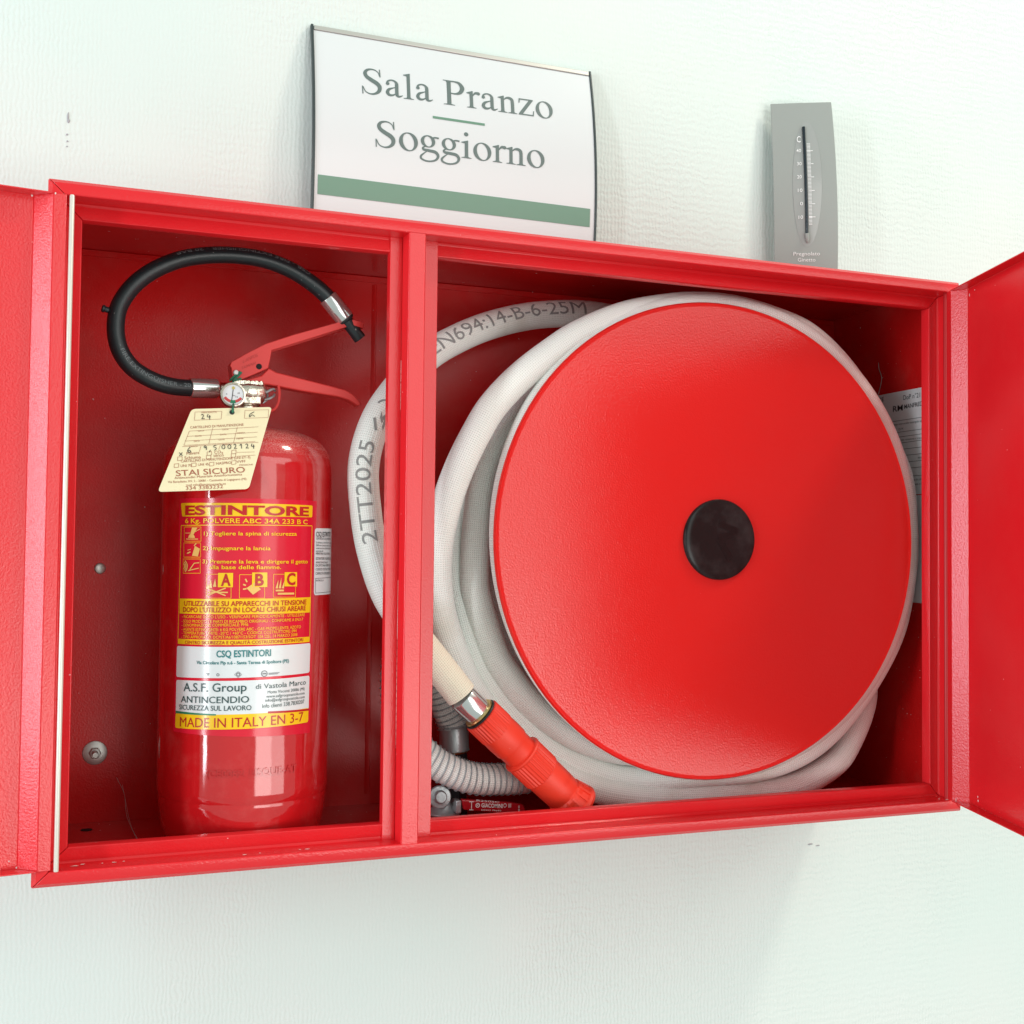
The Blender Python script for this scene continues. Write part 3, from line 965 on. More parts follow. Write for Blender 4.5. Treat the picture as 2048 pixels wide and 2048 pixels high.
prism(bm, [(x, y, 0.0138) for x, y in fl_r], [(x, y, 0.5862) for x, y in fl_r])
rib = [(0.3180, 0.0206), (0.3184, 0.0012), (0.3192, 0.0004), (0.3345, 0.0004), (0.3353, 0.0012), (0.3356, 0.0206)]
prism(bm, [(x, y, 0.0106) for x, y in rib], [(x, y, 0.5872) for x, y in rib])
obj('centre_post', bm, M_red, cab, 0.0004)

def door(pivot, ang, width, mirror, zlo, zhi):
    """pan-shaped door seen from inside. u runs from the hinge to the free edge, w points to the inner side."""
    d = Vector((math.cos(ang), math.sin(ang), 0))
    n = Vector((-d.y, d.x, 0)) if mirror else Vector((d.y, -d.x, 0))
    o = Vector(pivot)
    P = lambda u, w, z: o + d * u + n * w + Vector((0, 0, z))
    t = 0.0012
    line = [(0.0042, 0.0), (0.0150, 0.0), (0.0290, -0.0140), (width, -0.0140), (width, 0.001)]
    outer = [(0.0042, -t), (0.0145, -t), (0.0285, -0.0140 - t), (width + t, -0.0140 - t), (width + t, 0.001)]
    bm = bmesh.new()
    loop = line + outer[::-1]
    prism(bm, [P(u, w, zlo) for u, w in loop], [P(u, w, zhi) for u, w in loop])
    dr = obj('door', bm, M_red, cab, 0.0006)
    for z0, z1 in ((zlo - 0.0002, zlo + 0.0012), (zhi - 0.0012, zhi + 0.0002)):
        bm = bmesh.new()
        lp = [(0.0160, 0.0008), (0.0298, -0.0134), (width - 0.0005, -0.0134), (width - 0.0005, 0.0008)]
        prism(bm, [P(u, w, z0) for u, w in lp], [P(u, w, z1) for u, w in lp])
        obj('folded_edge', bm, M_red, dr, 0.0004)
    for ch in range(5):
        u = random.uniform(0.012, 0.05); top = ch % 2
        z = (zhi - 0.0005 - random.random() * 0.012) if top else (zlo + 0.0005 + random.random() * 0.012)
        w = 0.0002 if u < 0.015 else (-(u - 0.015) if u < 0.029 else -0.014)
        bm = bmesh.new()
        lathe(bm, [(0, 0.0004), (0.7, 0.0003), (1, 0)], (0, 0, 0), n, 8, False)
        sx, sz = random.uniform(0.0005, 0.0011), random.uniform(0.0006, 0.0022)
        c = P(u, w + 0.00005, z)
        for v in bm.verts:
            k = random.uniform(0.7, 1.2)
            q = v.co.copy()
            v.co = c + d * (q.dot(d) * sx * k) + Vector((0, 0, q.z * sz * k)) + n * q.dot(n)
        obj('paint_chip', bm, M_chip, dr)
    bm = bmesh.new()
    lathe(bm, [(0, zlo - 0.001), (0.0019, zlo - 0.001), (0.0021, zlo), (0.0021, zhi - 0.001), (0.0016, zhi), (0, zhi)], (o.x, o.y, 0), (0, 0, 1), 12)
    obj('hinge_pin', bm, M_hingered if ang > 4 else M_hingepin, dr)
    return dr
dl = door((0.0194, 0.0005, 0), math.radians(180 + 7), 0.297, True, 0.0145, 0.5868)
dl['label'] = 'door folded right back beside the extinguisher'
dr = door((0.9545, 0.006, 0), math.radians(180 + 72), 0.610, False, 0.0145, 0.5868)
dr['label'] = 'door standing open toward the viewer beside the hose reel'

# fixing bolt and a plugged hole in the back sheet
bt = Vector((0.0563, 0.2353, 0.0739))
bm = bmesh.new(); lathe(bm, [(0, 0), (0.0122, 0), (0.0122, 0.0014), (0.0115, 0.0018), (0.0045, 0.0020), (0, 0.0020)], bt, (0, -1, 0), 32)
fb = obj('fixing_bolt', bm, M_zinc, cab)
bm = bmesh.new(); lathe(bm, [(0, 0.002), (0.0060, 0.002), (0.0060, 0.0058), (0.0052, 0.0064), (0, 0.0064)], bt, (0, -1, 0), 6)
obj('nut', bm, M_zinc, fb, 0.0003)
bm = bmesh.new()
pr = [(0, 0.006)]
for i in range(12): pr += [(0.0032, 0.006 + i * 0.0009), (0.0027, 0.0064 + i * 0.0009)]
lathe(bm, pr + [(0.0026, 0.0172), (0, 0.0172)], bt, (0, -1, 0), 14)
obj('threaded_stud', bm, M_zinc, fb)
bm = bmesh.new(); lathe(bm, [(0, 0.0003), (0.0040, 0.0003), (0.0052, 0.0010), (0.0058, 0.0002)], (0.0572, 0.2354, 0.2643), (0, -1, 0), 20, False)
obj('hole_plug', bm, M_zinc, cab)

# rating stickers on the right inner wall
XS = W - 0.0026
def on_wall(off): return lambda s, z: Vector((XS - off, -s, z))
bm = bmesh.new(); add_quad(bm, STK_Q[0], on_wall(0.0004), 6, 1, 0.002)
st1 = obj('rating_sticker', bm, M_stick, cab); st1['label'] = 'printed silver sticker with a ruled table'
bm = bmesh.new()
for s in STK_T: add_text(bm, s, on_wall(0.0007), 0.012 if s[0] in ('MANFREDI', 'RM') else 0.0)
for a, b in STK_L: add_line(bm, a, b, 0.0005, on_wall(0.0007))
obj('lettering', bm, M_ink, st1)
bm = bmesh.new(); add_quad(bm, STK_Q[1], on_wall(0.0004), 6, 1, 0.002)
st2 = obj('rating_sticker', bm, M_stick, cab); st2['label'] = 'lower silver sticker, mostly hidden by the hose reel'
bm = bmesh.new()
add_line(bm, (-0.0765, 0.3265), (-0.0765, 0.304), 0.007, on_wall(0.0007)); add_line(bm, (-0.0765, 0.337), (-0.0735, 0.337), 0.0006, on_wall(0.0007)); add_line(bm, (-0.0735, 0.337), (-0.0735, 0.333), 0.0006, on_wall(0.0007))
obj('lettering', bm, M_ink, st2)

# ================================================================== hose reel
RC = Vector((0.679, 0.0, 0.3018))
reel = empty('hose_reel', (RC.x, 0.12, RC.z), 'big round red hose reel disc with a black centre cap', 'hose reel')
bm = bmesh.new()
lathe(bm, [(0, 0.0392), (0.06, 0.0394), (0.16, 0.0398), (0.235, 0.0400), (0.2515, 0.0400), (0.2534, 0.0400), (0.2541, 0.0396), (0.2553, 0.0395), (0.2566, 0.0411), (0.2568, 0.0435), (0.2555, 0.0455), (0.252, 0.0450), (0.10, 0.0445), (0, 0.0445)], (RC.x, 0, RC.z), (0, 1, 0), 128)
disc = obj('front_disc', bm, M_disc, reel)
bm = bmesh.new()
hx = 0.679
lathe(bm, [(0, 0.0338), (0.020, 0.0339), (0.034, 0.0342), (0.0405, 0.0346), (0.0426, 0.0354), (0.0434, 0.0368), (0.0434, 0.0396), (0, 0.0396)], (hx, 0, RC.z), (0, 1, 0), 64)
cap = obj('hub_cap', bm, mat('smudged_black_cap', (0.010, 0.011, 0.011), 0.2, spec=0.22, dirt=(30, 0.8, (0.045, 0.045, 0.045))), reel)
# the faint moulded angular letter on the cap
bm = bmesh.new()
cf = lambda x, y: Vector((hx + x, 0.0338 - 0.00025 + (x * x + y * y) * 0.25, RC.z + y))
for a, b, w in (((-0.002, 0.017), (0.020, 0.009), 0.0065), ((0.020, 0.009), (-0.003, 0.001), 0.0060), ((-0.003, 0.001), (0.011, -0.021), 0.0065)):
    add_line(bm, a, b, w, cf, 8)
obj('moulded_letter', bm, mat('gloss_black_mark', (0.010, 0.009, 0.009), 0.3, spec=0.2), cap)
bm = bmesh.new()
lathe(bm, [(0.10, 0.046), (0.225, 0.046), (0.225, 0.196), (0.10, 0.196)], (RC.x, 0, RC.z), (0, 1, 0), 64)
obj('drum', bm, M_red, reel)
bm = bmesh.new()
lathe(bm, [(0, 0.197), (0.2566, 0.197), (0.2566, 0.202), (0, 0.202)], (RC.x, 0, RC.z), (0, 1, 0), 96)
obj('rear_disc', bm, M_disc, reel)

# ================================================================== fire hose
HOSE_R = 0.0156
LOOP_NOZZLE = [(0.6401, 0.19, 0.5637), (0.583, 0.185, 0.5653), (0.519, 0.175, 0.5564), (0.4602, 0.155, 0.5378), (0.4085, 0.13, 0.513), (0.3676, 0.11, 0.4857), (0.3283, 0.09, 0.4438), (0.307, 0.08, 0.4097), (0.2962, 0.075, 0.3689), (0.2981, 0.072, 0.3267), (0.3053, 0.07, 0.2853), (0.3196, 0.068, 0.2435), (0.341, 0.066, 0.2109), (0.3673, 0.064, 0.1783), (0.3968, 0.062, 0.1422)]
LOOP_A = [(0.9437, 0.074, 0.28), (0.9360, 0.0745, 0.375), (0.9080, 0.075, 0.445), (0.8690, 0.075, 0.498), (0.8173, 0.075, 0.5381), (0.7624, 0.073, 0.5542), (0.7108, 0.071, 0.5609), (0.6675, 0.07, 0.5598), (0.6248, 0.069, 0.5532), (0.5762, 0.068, 0.5402), (0.5279, 0.067, 0.518), (0.4977, 0.067, 0.4982), (0.4596, 0.067, 0.4681), (0.4295, 0.068, 0.4358), (0.412, 0.07, 0.4064), (0.398, 0.072, 0.3773), (0.3876, 0.075, 0.3488), (0.3811, 0.078, 0.3218), (0.3767, 0.082, 0.2922), (0.3777, 0.088, 0.2606), (0.3843, 0.095, 0.2266), (0.3933, 0.1, 0.2015), (0.4059, 0.104, 0.1736), (0.419, 0.106, 0.1477), (0.4418, 0.108, 0.1169), (0.4732, 0.108, 0.0841), (0.5071, 0.106, 0.0573), (0.5444, 0.104, 0.0385), (0.5838, 0.098, 0.0266), (0.6495, 0.09, 0.0195), (0.7224, 0.085, 0.0185), (0.7799, 0.083, 0.0195), (0.8215, 0.085, 0.0274), (0.8648, 0.088, 0.047), (0.8873, 0.092, 0.0702), (0.9097, 0.1, 0.1017), (0.9224, 0.11, 0.1286), (0.9206, 0.12, 0.1606)]
LOOP_B = [(0.556, 0.106, 0.5086), (0.5093, 0.106, 0.4731), (0.4862, 0.106, 0.4517), (0.4612, 0.106, 0.4219), (0.4456, 0.106, 0.3966), (0.433, 0.106, 0.3629), (0.4274, 0.106, 0.3188), (0.4247, 0.106, 0.2588), (0.429, 0.106, 0.2339), (0.4375, 0.106, 0.2068), (0.4489, 0.105, 0.1768), (0.4646, 0.104, 0.1534), (0.4821, 0.103, 0.1329), (0.5078, 0.102, 0.1104), (0.5374, 0.1, 0.0909), (0.568, 0.098, 0.0785), (0.602, 0.096, 0.0707), (0.6484, 0.1, 0.0689)]
LOOP_C = [(0.438, 0.13, 0.3793), (0.413, 0.13, 0.3409), (0.4061, 0.128, 0.2981), (0.4085, 0.125, 0.2584), (0.4157, 0.122, 0.2278), (0.4237, 0.12, 0.1988), (0.4334, 0.118, 0.175), (0.4461, 0.118, 0.1525), (0.4617, 0.118, 0.1308), (0.4797, 0.118, 0.1079), (0.5087, 0.116, 0.0786), (0.5435, 0.113, 0.0591), (0.5946, 0.105, 0.0403), (0.6392, 0.094, 0.0387), (0.6835, 0.084, 0.0440), (0.7477, 0.076, 0.0479), (0.8023, 0.073, 0.0617), (0.8482, 0.071, 0.0905), (0.8938, 0.07, 0.14), (0.9299, 0.069, 0.1986), (0.9452, 0.068, 0.2642), (0.9475, 0.068, 0.3173), (0.9412, 0.07, 0.3822), (0.920, 0.085, 0.4418)]
hose = empty('fire_hose', (0.64, 0.11, 0.02), 'white woven fire hose wound behind the red disc and ending in an orange nozzle', 'hose')
bm = bmesh.new()
for k, (y, dxc, rc) in enumerate(((0.0625, 0.0135, 0.2512), (0.140, 0.006, 0.244), (0.172, 0.004, 0.243))):
    c = (RC.x + dxc, y, RC.z + 0.005)
    tube(bm, Path([(c[0] + rc * math.cos(2 * PI * i / 40), y, c[2] + rc * math.sin(2 * PI * i / 40)) for i in range(41)], 0.006), HOSE_R, 20, False)
for lp in (LOOP_A, LOOP_B, LOOP_C):
    tube(bm, Path(lp, 0.004), HOSE_R, 24)
obj('coil', bm, M_hose, hose)
noz_path = Path(LOOP_NOZZLE[::-1], 0.003)
bm = bmesh.new()
tube(bm, noz_path, HOSE_R, 24)
ho = obj('loose_end', bm, M_hose, hose)
bm = bmesh.new()
tube(bm, Path([noz_path.at(s)[0] for s in (0.0, 0.015, 0.03, 0.045, 0.06, 0.075)], 0.003), lambda t: HOSE_R + 0.0004, 24, False)
obj('yellowed_end', bm, M_hoseold, hose)

def on_tube(path, s, R, ang0, off):
    """x along the hose, y round it, tops of the letters away from the path's binormal"""
    def fn(x, y):
        p, (t, u, b) = path.at(s + x)
        a = ang0 - y / R
        return p + (u * math.cos(a) + b * math.sin(a)) * (R + off)
    return fn
def hose_text(bm, path, text, s0, s1, R, ang0, cap, bold=0.0, off=0.0003):
    add_text(bm, (text, 0.0, -cap / 2, s1 - s0, -cap / 2, cap), on_tube(path, s0, R, ang0, off), bold, sliced)
bm = bmesh.new()
q = lambda p: noz_path.nearest(p)
sa, sb = q((0.3683, 0.11, 0.4862)), q((0.556, 0.175, 0.562))
hose_text(bm, noz_path, 'EN694:14-B-6-25M', sa + 0.001, sb + 0.025, HOSE_R, -0.32, 0.0155)
s1, s2 = q((0.3040, 0.07, 0.2937)), q((0.2990, 0.078, 0.391))
hose_text(bm, noz_path, '2TT2025', s1, s2, HOSE_R, -0.25, 0.0150)
s3 = q((0.307, 0.08, 0.411))
f3 = on_tube(noz_path, s3, HOSE_R, -0.10, 0.0003)
add_poly(bm, [(-0.001, -0.008), (0.006, -0.003), (0.011, 0.001), (0.004, -0.001)], f3)
add_poly(bm, [(-0.006, -0.009), (0.002, -0.009), (0.010, -0.004), (0.003, -0.002)], f3)
add_line(bm, (-0.009, -0.002), (0.002, 0.004), 0.0026, f3, 3)
add_ring(bm, (0.015, 0.000), 0.0070, 0.0092, f3, 10, -1.3, 1.3)
s4 = q((0.330, 0.09, 0.447))
hose_text(bm, noz_path, 'SIL', s4, s4 + 0.027, HOSE_R, -0.15, 0.0125)
obj('lettering', bm, M_fade, ho)

# ferrule and nozzle
n0, n1 = Vector((0.4170, 0.062, 0.1221)), Vector((0.5290, 0.066, 0.0196))
NS = 1.165   # lengths along the nozzle
ax = (n1 - n0).normalized()
L = (n1 - n0).length
def ribbed(bm, h0, h1, r, ribs, amp, o=None):
    u, v, w = frame_for(ax)
    n = ribs * 6
    rings = []
    for h, rr, am in ((h0, r - 0.0022, 0.4), (h0 + 0.0012, r, 1.0), (h1 - 0.0008, r, 1.0), (h1, r - 0.0006, 0.2)):
        ring = []
        for i in range(n):
            a = 2 * PI * i / n
            k = i % 6
            q_ = rr - amp * am * (1.0 if k in (0, 1) else 0.45 if k in (2, 5) else 0.0)
            ring.append(bm.verts.new(n0 + w * h + (u * math.cos(a) + v * math.sin(a)) * q_))
        rings.append(ring)
    for a, b in zip(rings, rings[1:]):
        for i in range(n):
            j = (i + 1) % n
            bm.faces.new((a[i], a[j], b[j], b[i]))
    bm.faces.new(rings[0]); bm.faces.new(rings[-1])
    bmesh.ops.recalc_face_normals(bm, faces=bm.faces)
bm = bmesh.new()
lathe(bm, [(0.0120, -0.0262), (0.0141, -0.0262), (0.0145, -0.0255), (0.0144, -0.006), (0.0142, 0.0), (0.0120, 0.0)], n0, ax, 36)
obj('ferrule', bm, M_chrome, hose)
bm = bmesh.new()
lathe(bm, [(0.0140, -0.0030), (0.0168, -0.0030), (0.0176, -0.0018), (0.0168, -0.0004), (0.0140, 0.0)], n0, ax, 36)
obj('lock_ring', bm, M_brass, hose)
bm = bmesh.new()
lathe(bm, [(0.0150, -0.0004), (0.0186, -0.0004), (0.0190, 0.0004), (0.0186, 0.0012), (0.0150, 0.0012)], n0, ax, 36)
obj('gasket', bm, M_black, hose)
bm = bmesh.new()
lathe(bm, [(r_ * 1.02, h_ * NS) for r_, h_ in [(0.012, 0.012), (0.0188, 0.012), (0.0192, 0.0222), (0.0194, 0.030), (0.0191, 0.0395), (0.0184, 0.0412), (0.0180, 0.0420), (0.0178, 0.0535), (0.0178, 0.056), (0.0195, 0.058), (0.0196, 0.080), (0.0199, 0.0815), (0.0196, 0.100), (0.0192, 0.1080), (0.0186, 0.1090), (0.0186, 0.1100), (0.0196, 0.1110), (0.0205, 0.1120), (0.0205, 0.118), (0.012, 0.118)]], n0, ax, 56)
nz = obj('nozzle', bm, M_plastic, hose, sharp=28)
bm = bmesh.new(); ribbed(bm, 0.0012, 0.0218 * NS, 0.0201, 34, 0.0011); obj('ribbed_collar', bm, M_plastic, nz, sharp=20)
bm = bmesh.new(); ribbed(bm, 0.0540 * NS, 0.0800 * NS, 0.0215, 34, 0.0012); obj('ribbed_collar', bm, M_plastic, nz, sharp=20)
bm = bmesh.new(); lathe(bm, [(r_ * 1.02, h_ * NS) for r_, h_ in [(0.0180, 0.0530), (0.0212, 0.0535), (0.0217, 0.0548), (0.0210, 0.0562), (0.0180, 0.0566)]], n0, ax, 48); obj('collar_lip', bm, M_plastic, nz)
u_, v_, w_ = frame_for(ax)
bm = bmesh.new()
for i in range(16):
    a = 2 * PI * i / 16
    r_ = u_ * math.cos(a) + v_ * math.sin(a)
    t_ = -u_ * math.sin(a) + v_ * math.cos(a)
    vs = []
    for h, ro, tw in ((0.1105, 0.0206, 0.0011), (0.1245, 0.0246, 0.0013)):
        for rr, s in ((0.0185, -1), (ro, -1), (ro, 1), (0.0185, 1)):
            vs.append(bm.verts.new(n0 + w_ * h * NS + r_ * rr + t_ * tw * s))
    for f in ((0, 1, 2, 3), (7, 6, 5, 4), (0, 4, 5, 1), (1, 5, 6, 2), (2, 6, 7, 3), (3, 7, 4, 0)): bm.faces.new([vs[j] for j in f])
bmesh.ops.recalc_face_normals(bm, faces=bm.faces)
lathe(bm, [(r_, h_ * NS) for r_, h_ in [(0.0175, 0.1110), (0.0196, 0.1112), (0.0225, 0.1225), (0.0245, 0.1238), (0.0255, 0.1262), (0.0245, 0.1288), (0.0215, 0.1294), (0.0190, 0.1280), (0.0180, 0.115)]], n0, ax, 48, False)
obj('spray_head', bm, M_plastic, nz, sharp=28)
bm = bmesh.new()
def on_noz(x, y):
    a = -0.75 + y / 0.0197
    return n0 + w_ * (0.096 * NS + x) + (u_ * math.cos(a) + v_ * math.sin(a)) * 0.0203
add_text(bm, ('GB DN', -0.008, -0.004, 0.007, -0.004, 0.0045), lambda x, y: on_noz(y + 0.004, -x * 1.3), 0.0)
obj('moulded_letter', bm, M_plastic, nz)

# ================================================================== supply hose and valve
SUPPLY = [(0.4916, 0.11, 0.0474), (0.4732, 0.107, 0.0463), (0.4527, 0.105, 0.0471), (0.4341, 0.103, 0.0485), (0.4155, 0.102, 0.0526), (0.3974, 0.102, 0.0603), (0.3796, 0.104, 0.0711), (0.3585, 0.108, 0.0919), (0.3465, 0.112, 0.12), (0.3451, 0.118, 0.1501), (0.3501, 0.124, 0.1778), (0.3657, 0.13, 0.1937), (0.3828, 0.137, 0.1813), (0.3956, 0.143, 0.1514), (0.4082, 0.148, 0.1211), (0.4159, 0.15, 0.1046), (0.4177, 0.15, 0.0965)]
sup = empty('supply_hose', (0.418, 0.15, 0.072), 'short white supply hose bound with grey wire, looping behind the nozzle', 'hose')
sp = Path([(0.560, 0.130, 0.060)] + SUPPLY, 0.003)
bm = bmesh.new(); tube(bm, sp, 0.0160, 24)
obj('hose_body', bm, M_supply, sup)
bm = bmesh.new()
turns = sp.length / 0.0068
pts = []
N = int(turns * 18)
for i in range(N + 1):
    s = sp.length * i / N
    p, (t, u, b) = sp.at(s)
    a = 2 * PI * turns * i / N
    pts.append(p + (u * math.cos(a) + b * math.sin(a)) * 0.0168)
class Raw: pass
def raw_tube(bm, pts, r, n=6):
    rings = []
    m = len(pts)
    for i in range(m):
        t = (pts[min(m - 1, i + 1)] - pts[max(0, i - 1)]).normalized()
        ref = Vector((0, 0, 1)) if abs(t.z) < 0.8 else Vector((1, 0, 0))
        u = (ref - t * ref.dot(t)).normalized()
        b = t.cross(u)
        rings.append([bm.verts.new(pts[i] + (u * math.cos(2 * PI * k / n) + b * math.sin(2 * PI * k / n)) * r) for k in range(n)])
    for a, b in zip(rings, rings[1:]):
        best = min(range(n), key=lambda o: (a[0].co - b[o].co).length)
        for k in range(n):
            bm.faces.new((a[k], a[(k + 1) % n], b[(k + 1 + best) % n], b[(k + best) % n]))
    bmesh.ops.recalc_face_normals(bm, faces=bm.faces)
raw_tube(bm, pts, 0.00085)
obj('binding_wire', bm, mat('grey_plastic_wire', (0.34, 0.36, 0.37), 0.35), sup)
fa = Vector((0.0015, 0, -0.0268)).normalized()
fo = Vector((0.4180, 0.15, 0.0995))
bm = bmesh.new(); lathe(bm, [(0.0130, 0.0), (0.0162, 0.0), (0.0168, 0.0012), (0.0162, 0.0024), (0.0160, 0.004), (0.0160, 0.026), (0.0166, 0.0275), (0.0130, 0.0275)], fo, fa, 40)
obj('ferrule', bm, M_steel, sup)
bm = bmesh.new(); lathe(bm, [(0.0120, 0.0275), (0.0140, 0.0275), (0.0146, 0.0288), (0.0140, 0.0300), (0.0120, 0.0300)], fo, fa, 32)
obj('lock_ring', bm, M_brass, sup)

valve = empty('shutoff_valve', (0.405, 0.12, 0.0028), 'metal shut-off valve with a dark red lever on the cabinet floor under the nozzle', 'valve')
bm = bmesh.new(); lathe(bm, [(0, 0.0300), (0.0135, 0.0300), (0.0155, 0.040), (0.0155, 0.058), (0.0120, 0.062), (0.0120, 0.0968), (0, 0.0968)], (fo.x, fo.y, fo.z), fa, 8)
obj('body', bm, M_blackpl, valve, 0.0006)
bm = bmesh.new()
lathe(bm, [(0, 0.0029), (0.0150, 0.0029), (0.0150, 0.0120), (0.0, 0.0120)], (0.398, 0.118, 0), (0, 0, 1), 6)
obj('base', bm, M_blackpl, valve, 0.0008)
bm = bmesh.new()
lathe(bm, [(0, 0.0120), (0.0160, 0.0120), (0.0180, 0.0135), (0.0180, 0.0150), (0.0150, 0.0165), (0.0120, 0.0195), (0.0100, 0.0260), (0.0, 0.0260)], (0.397, 0.116, 0), (0, 0, 1), 40)
obj('flange', bm, M_steel, valve)
bm = bmesh.new()
lathe(bm, [(0, -0.004), (0.0112, -0.004), (0.0118, -0.003), (0.0118, 0.0), (0.0108, 0.0012), (0.0072, 0.0016), (0.0066, 0.0030), (0.0062, 0.0085), (0.0052, 0.0098), (0, 0.0100)], (0.3895, 0.1050, 0.0325), Vector((-0.15, -0.95, 0.15)), 32)
obj('spindle_cap', bm, M_steel, valve)
lev = [(0.4089, 0.0312), (0.430, 0.0288), (0.4640, 0.0246), (0.4755, 0.0222), (0.4790, 0.0190), (0.4796, 0.0125), (0.4772, 0.0108), (0.4114, 0.0204)]
bm = bmesh.new(); poly_xz(bm, lev, 0.0920, 0.0990)
lv = obj('lever', bm, M_darkred, valve, 0.0015, seg=3)
fl = lambda x, z: Vector((x, 0.09165, z))
bm = bmesh.new()
for s in LEV_T: add_text(bm, s, fl, 0.02 if s[0] == 'GIACOMINI' else 0.0)
lvd = lambda p, q, w: add_line(bm, p, q, w, fl)
lvd((0.4195, 0.0285), (0.4195, 0.0200), 0.0006); lvd((0.4170, 0.0285), (0.4215, 0.0281), 0.0006); lvd((0.4170, 0.0203), (0.4215, 0.0199), 0.0006)
add_ring(bm, (0.4262, 0.0242), 0.0016, 0.0024, fl, 14); lvd((0.4255, 0.0236), (0.4268, 0.0251), 0.0007)
for a, b in (((0.4563, 0.0245), (0.4583, 0.0222)), ((0.4583, 0.0222), (0.4563, 0.0199)), ((0.4563, 0.0199), (0.4543, 0.0222)), ((0.4543, 0.0222), (0.4563, 0.0245))): lvd(a, b, 0.0004)
for i in range(3): lvd((0.4604 + i * 0.0012, 0.0238), (0.4604 + i * 0.0012, 0.0196), 0.0005)
for i in range(4): lvd((0.4712, 0.0205 - i * 0.0016), (0.4726, 0.0204 - i * 0.0016), 0.0007)
obj('lettering', bm, M_white, lv)
bm = bmesh.new(); box(bm, 0.4035, 0.4092, 0.0935, 0.1075, 0.0170, 0.0300)
obj('lever_socket', bm, M_steel, valve, 0.001)

# ================================================================== fire extinguisher
EX, EY_, ER = 0.190, 0.115, 0.0816
ext = empty('fire_extinguisher', (EX, EY_, 0.0028), 'glossy red fire extinguisher with a yellow lettered label, standing in the left of the cabinet', 'extinguisher')
bm = bmesh.new()
lathe(bm, [(0, 0.0030), (0.058, 0.0030), (0.066, 0.0045), (0.0725, 0.010), (0.0765, 0.020), (0.0790, 0.034), (0.0800, 0.0460), (0.0804, 0.0490), (0.0802, 0.0508), (0.0804, 0.0518), (0.0813, 0.0540), (0.0816, 0.060), (0.0816, 0.361), (0.0812, 0.368), (0.0798, 0.3755), (0.0768, 0.383), (0.0722, 0.3895), (0.066, 0.3945), (0.058, 0.3985), (0.048, 0.4015), (0.036, 0.4035), (0.026, 0.4045), (0.0200, 0.4055), (0.0175, 0.4080), (0.0170, 0.4150), (0, 0.4150)], (EX, EY_, 0), (0, 0, 1), 96)
obj('cylinder', bm, M_cyl, ext, sharp=50)
def cyl(off):
    def fn(s, z):
        a = s / ER
        return Vector((EX + (ER + off) * math.sin(a), EY_ - (ER + off) * math.cos(a), z))
    return fn
LQ = LABEL_QUADS
bm = bmesh.new(); add_quad(bm, LQ[0], cyl(0.0002), 32, 1, 0.001)
lab = obj('front_label', bm, M_label_red, ext); lab['label'] = 'red and yellow instruction label with white address panels'
for i, r in ((1, 0.0015), (2, 0), (3, 0.0005), (6, 0.002)):
    bm = bmesh.new(); add_quad(bm, LQ[i], cyl(0.00055 if i == 6 else 0.0004), 28, 1, r)
    obj('yellow_band', bm, M_yellow, lab)
bm = bmesh.new()
tl, tr, br, bl = LQ[9]
for a, b in ((tl, tr), (tl, bl), (tr, br)): add_line(bm, a, b, 0.0007, cyl(0.00042), 24)
for i in range(10, 16):
    q_ = LQ[i]
    for j in range(4): add_line(bm, q_[j], q_[(j + 1) % 4], 0.0004, cyl(0.00042), 2)
tag(obj('yellow_outline', bm, M_yellow, lab), kind='stuff')
for i in (16, 17, 18):
    bm = bmesh.new(); add_quad(bm, LQ[i], cyl(0.0006), 4)
    obj('yellow_box', bm, M_yellow, lab)
for i in (4, 5):
    bm = bmesh.new(); add_quad(bm, LQ[i], cyl(0.0004), 28, 1, 0.0022)
    obj('white_panel', bm, M_labwhite, lab)
bm = bmesh.new(); add_quad(bm, LQ[7], cyl(0.0006), 8); obj('green_bar', bm, M_green, lab)
bm = bmesh.new(); add_quad(bm, LQ[8], cyl(0.0006), 8); obj('red_bar', bm, M_redprint, lab)
bm = bmesh.new()
for s in RED_TEXT: add_text(bm, s, cyl(0.0009), 0.035 if s[0] in ('ESTINTORE', 'A', 'B', 'C') else (0.012 if s[0][:3] != 'MAD' else 0.0))
obj('lettering', bm, M_redprint, lab)
bm = bmesh.new()
for i, s in enumerate(YELLOW_TEXT): add_text(bm, s, cyl(0.0009), 0.012 if i < 5 else 0.0)
obj('lettering', bm, M_yellow, lab)
bm = bmesh.new()
for s in TEAL_TEXT: add_text(bm, s, cyl(0.0009), 0.02)
obj('lettering', bm, M_teal, lab)
bm = bmesh.new()
for s in DARK_TEXT: add_text(bm, s, cyl(0.0009), 0.006 if s[0][0] in 'AS' else 0.0)
obj('lettering', bm, M_darkprint, lab)
# pictograms of the three steps and the three fire classes, and the small seals
bm = bmesh.new()
c9 = cyl(0.00062)
def blob(pts): add_poly(bm, pts, c9)
ln = lambda a, b, w=0.0006: add_line(bm, a, b, w, c9, 2)
x0, z0 = -0.0748, 0.2930    # pulling the pin
add_ring(bm, (x0 + 0.0085, z0 + 0.0025), 0.0, 0.0038, c9, 10, 0, PI); ln((x0 + 0.002, z0 + 0.0015), (x0 + 0.016, z0 + 0.0015), 0.0008)
blob([(x0 + 0.007, z0 + 0.006), (x0 + 0.011, z0 + 0.006), (x0 + 0.015, z0 + 0.012), (x0 + 0.009, z0 + 0.0122)]); ln((x0 + 0.001, z0 + 0.007), (x0 + 0.007, z0 + 0.007)); ln((x0 + 0.011, z0 + 0.0075), (x0 + 0.018, z0 + 0.011))
x0, z0 = -0.0752, 0.2781    # lifting the extinguisher
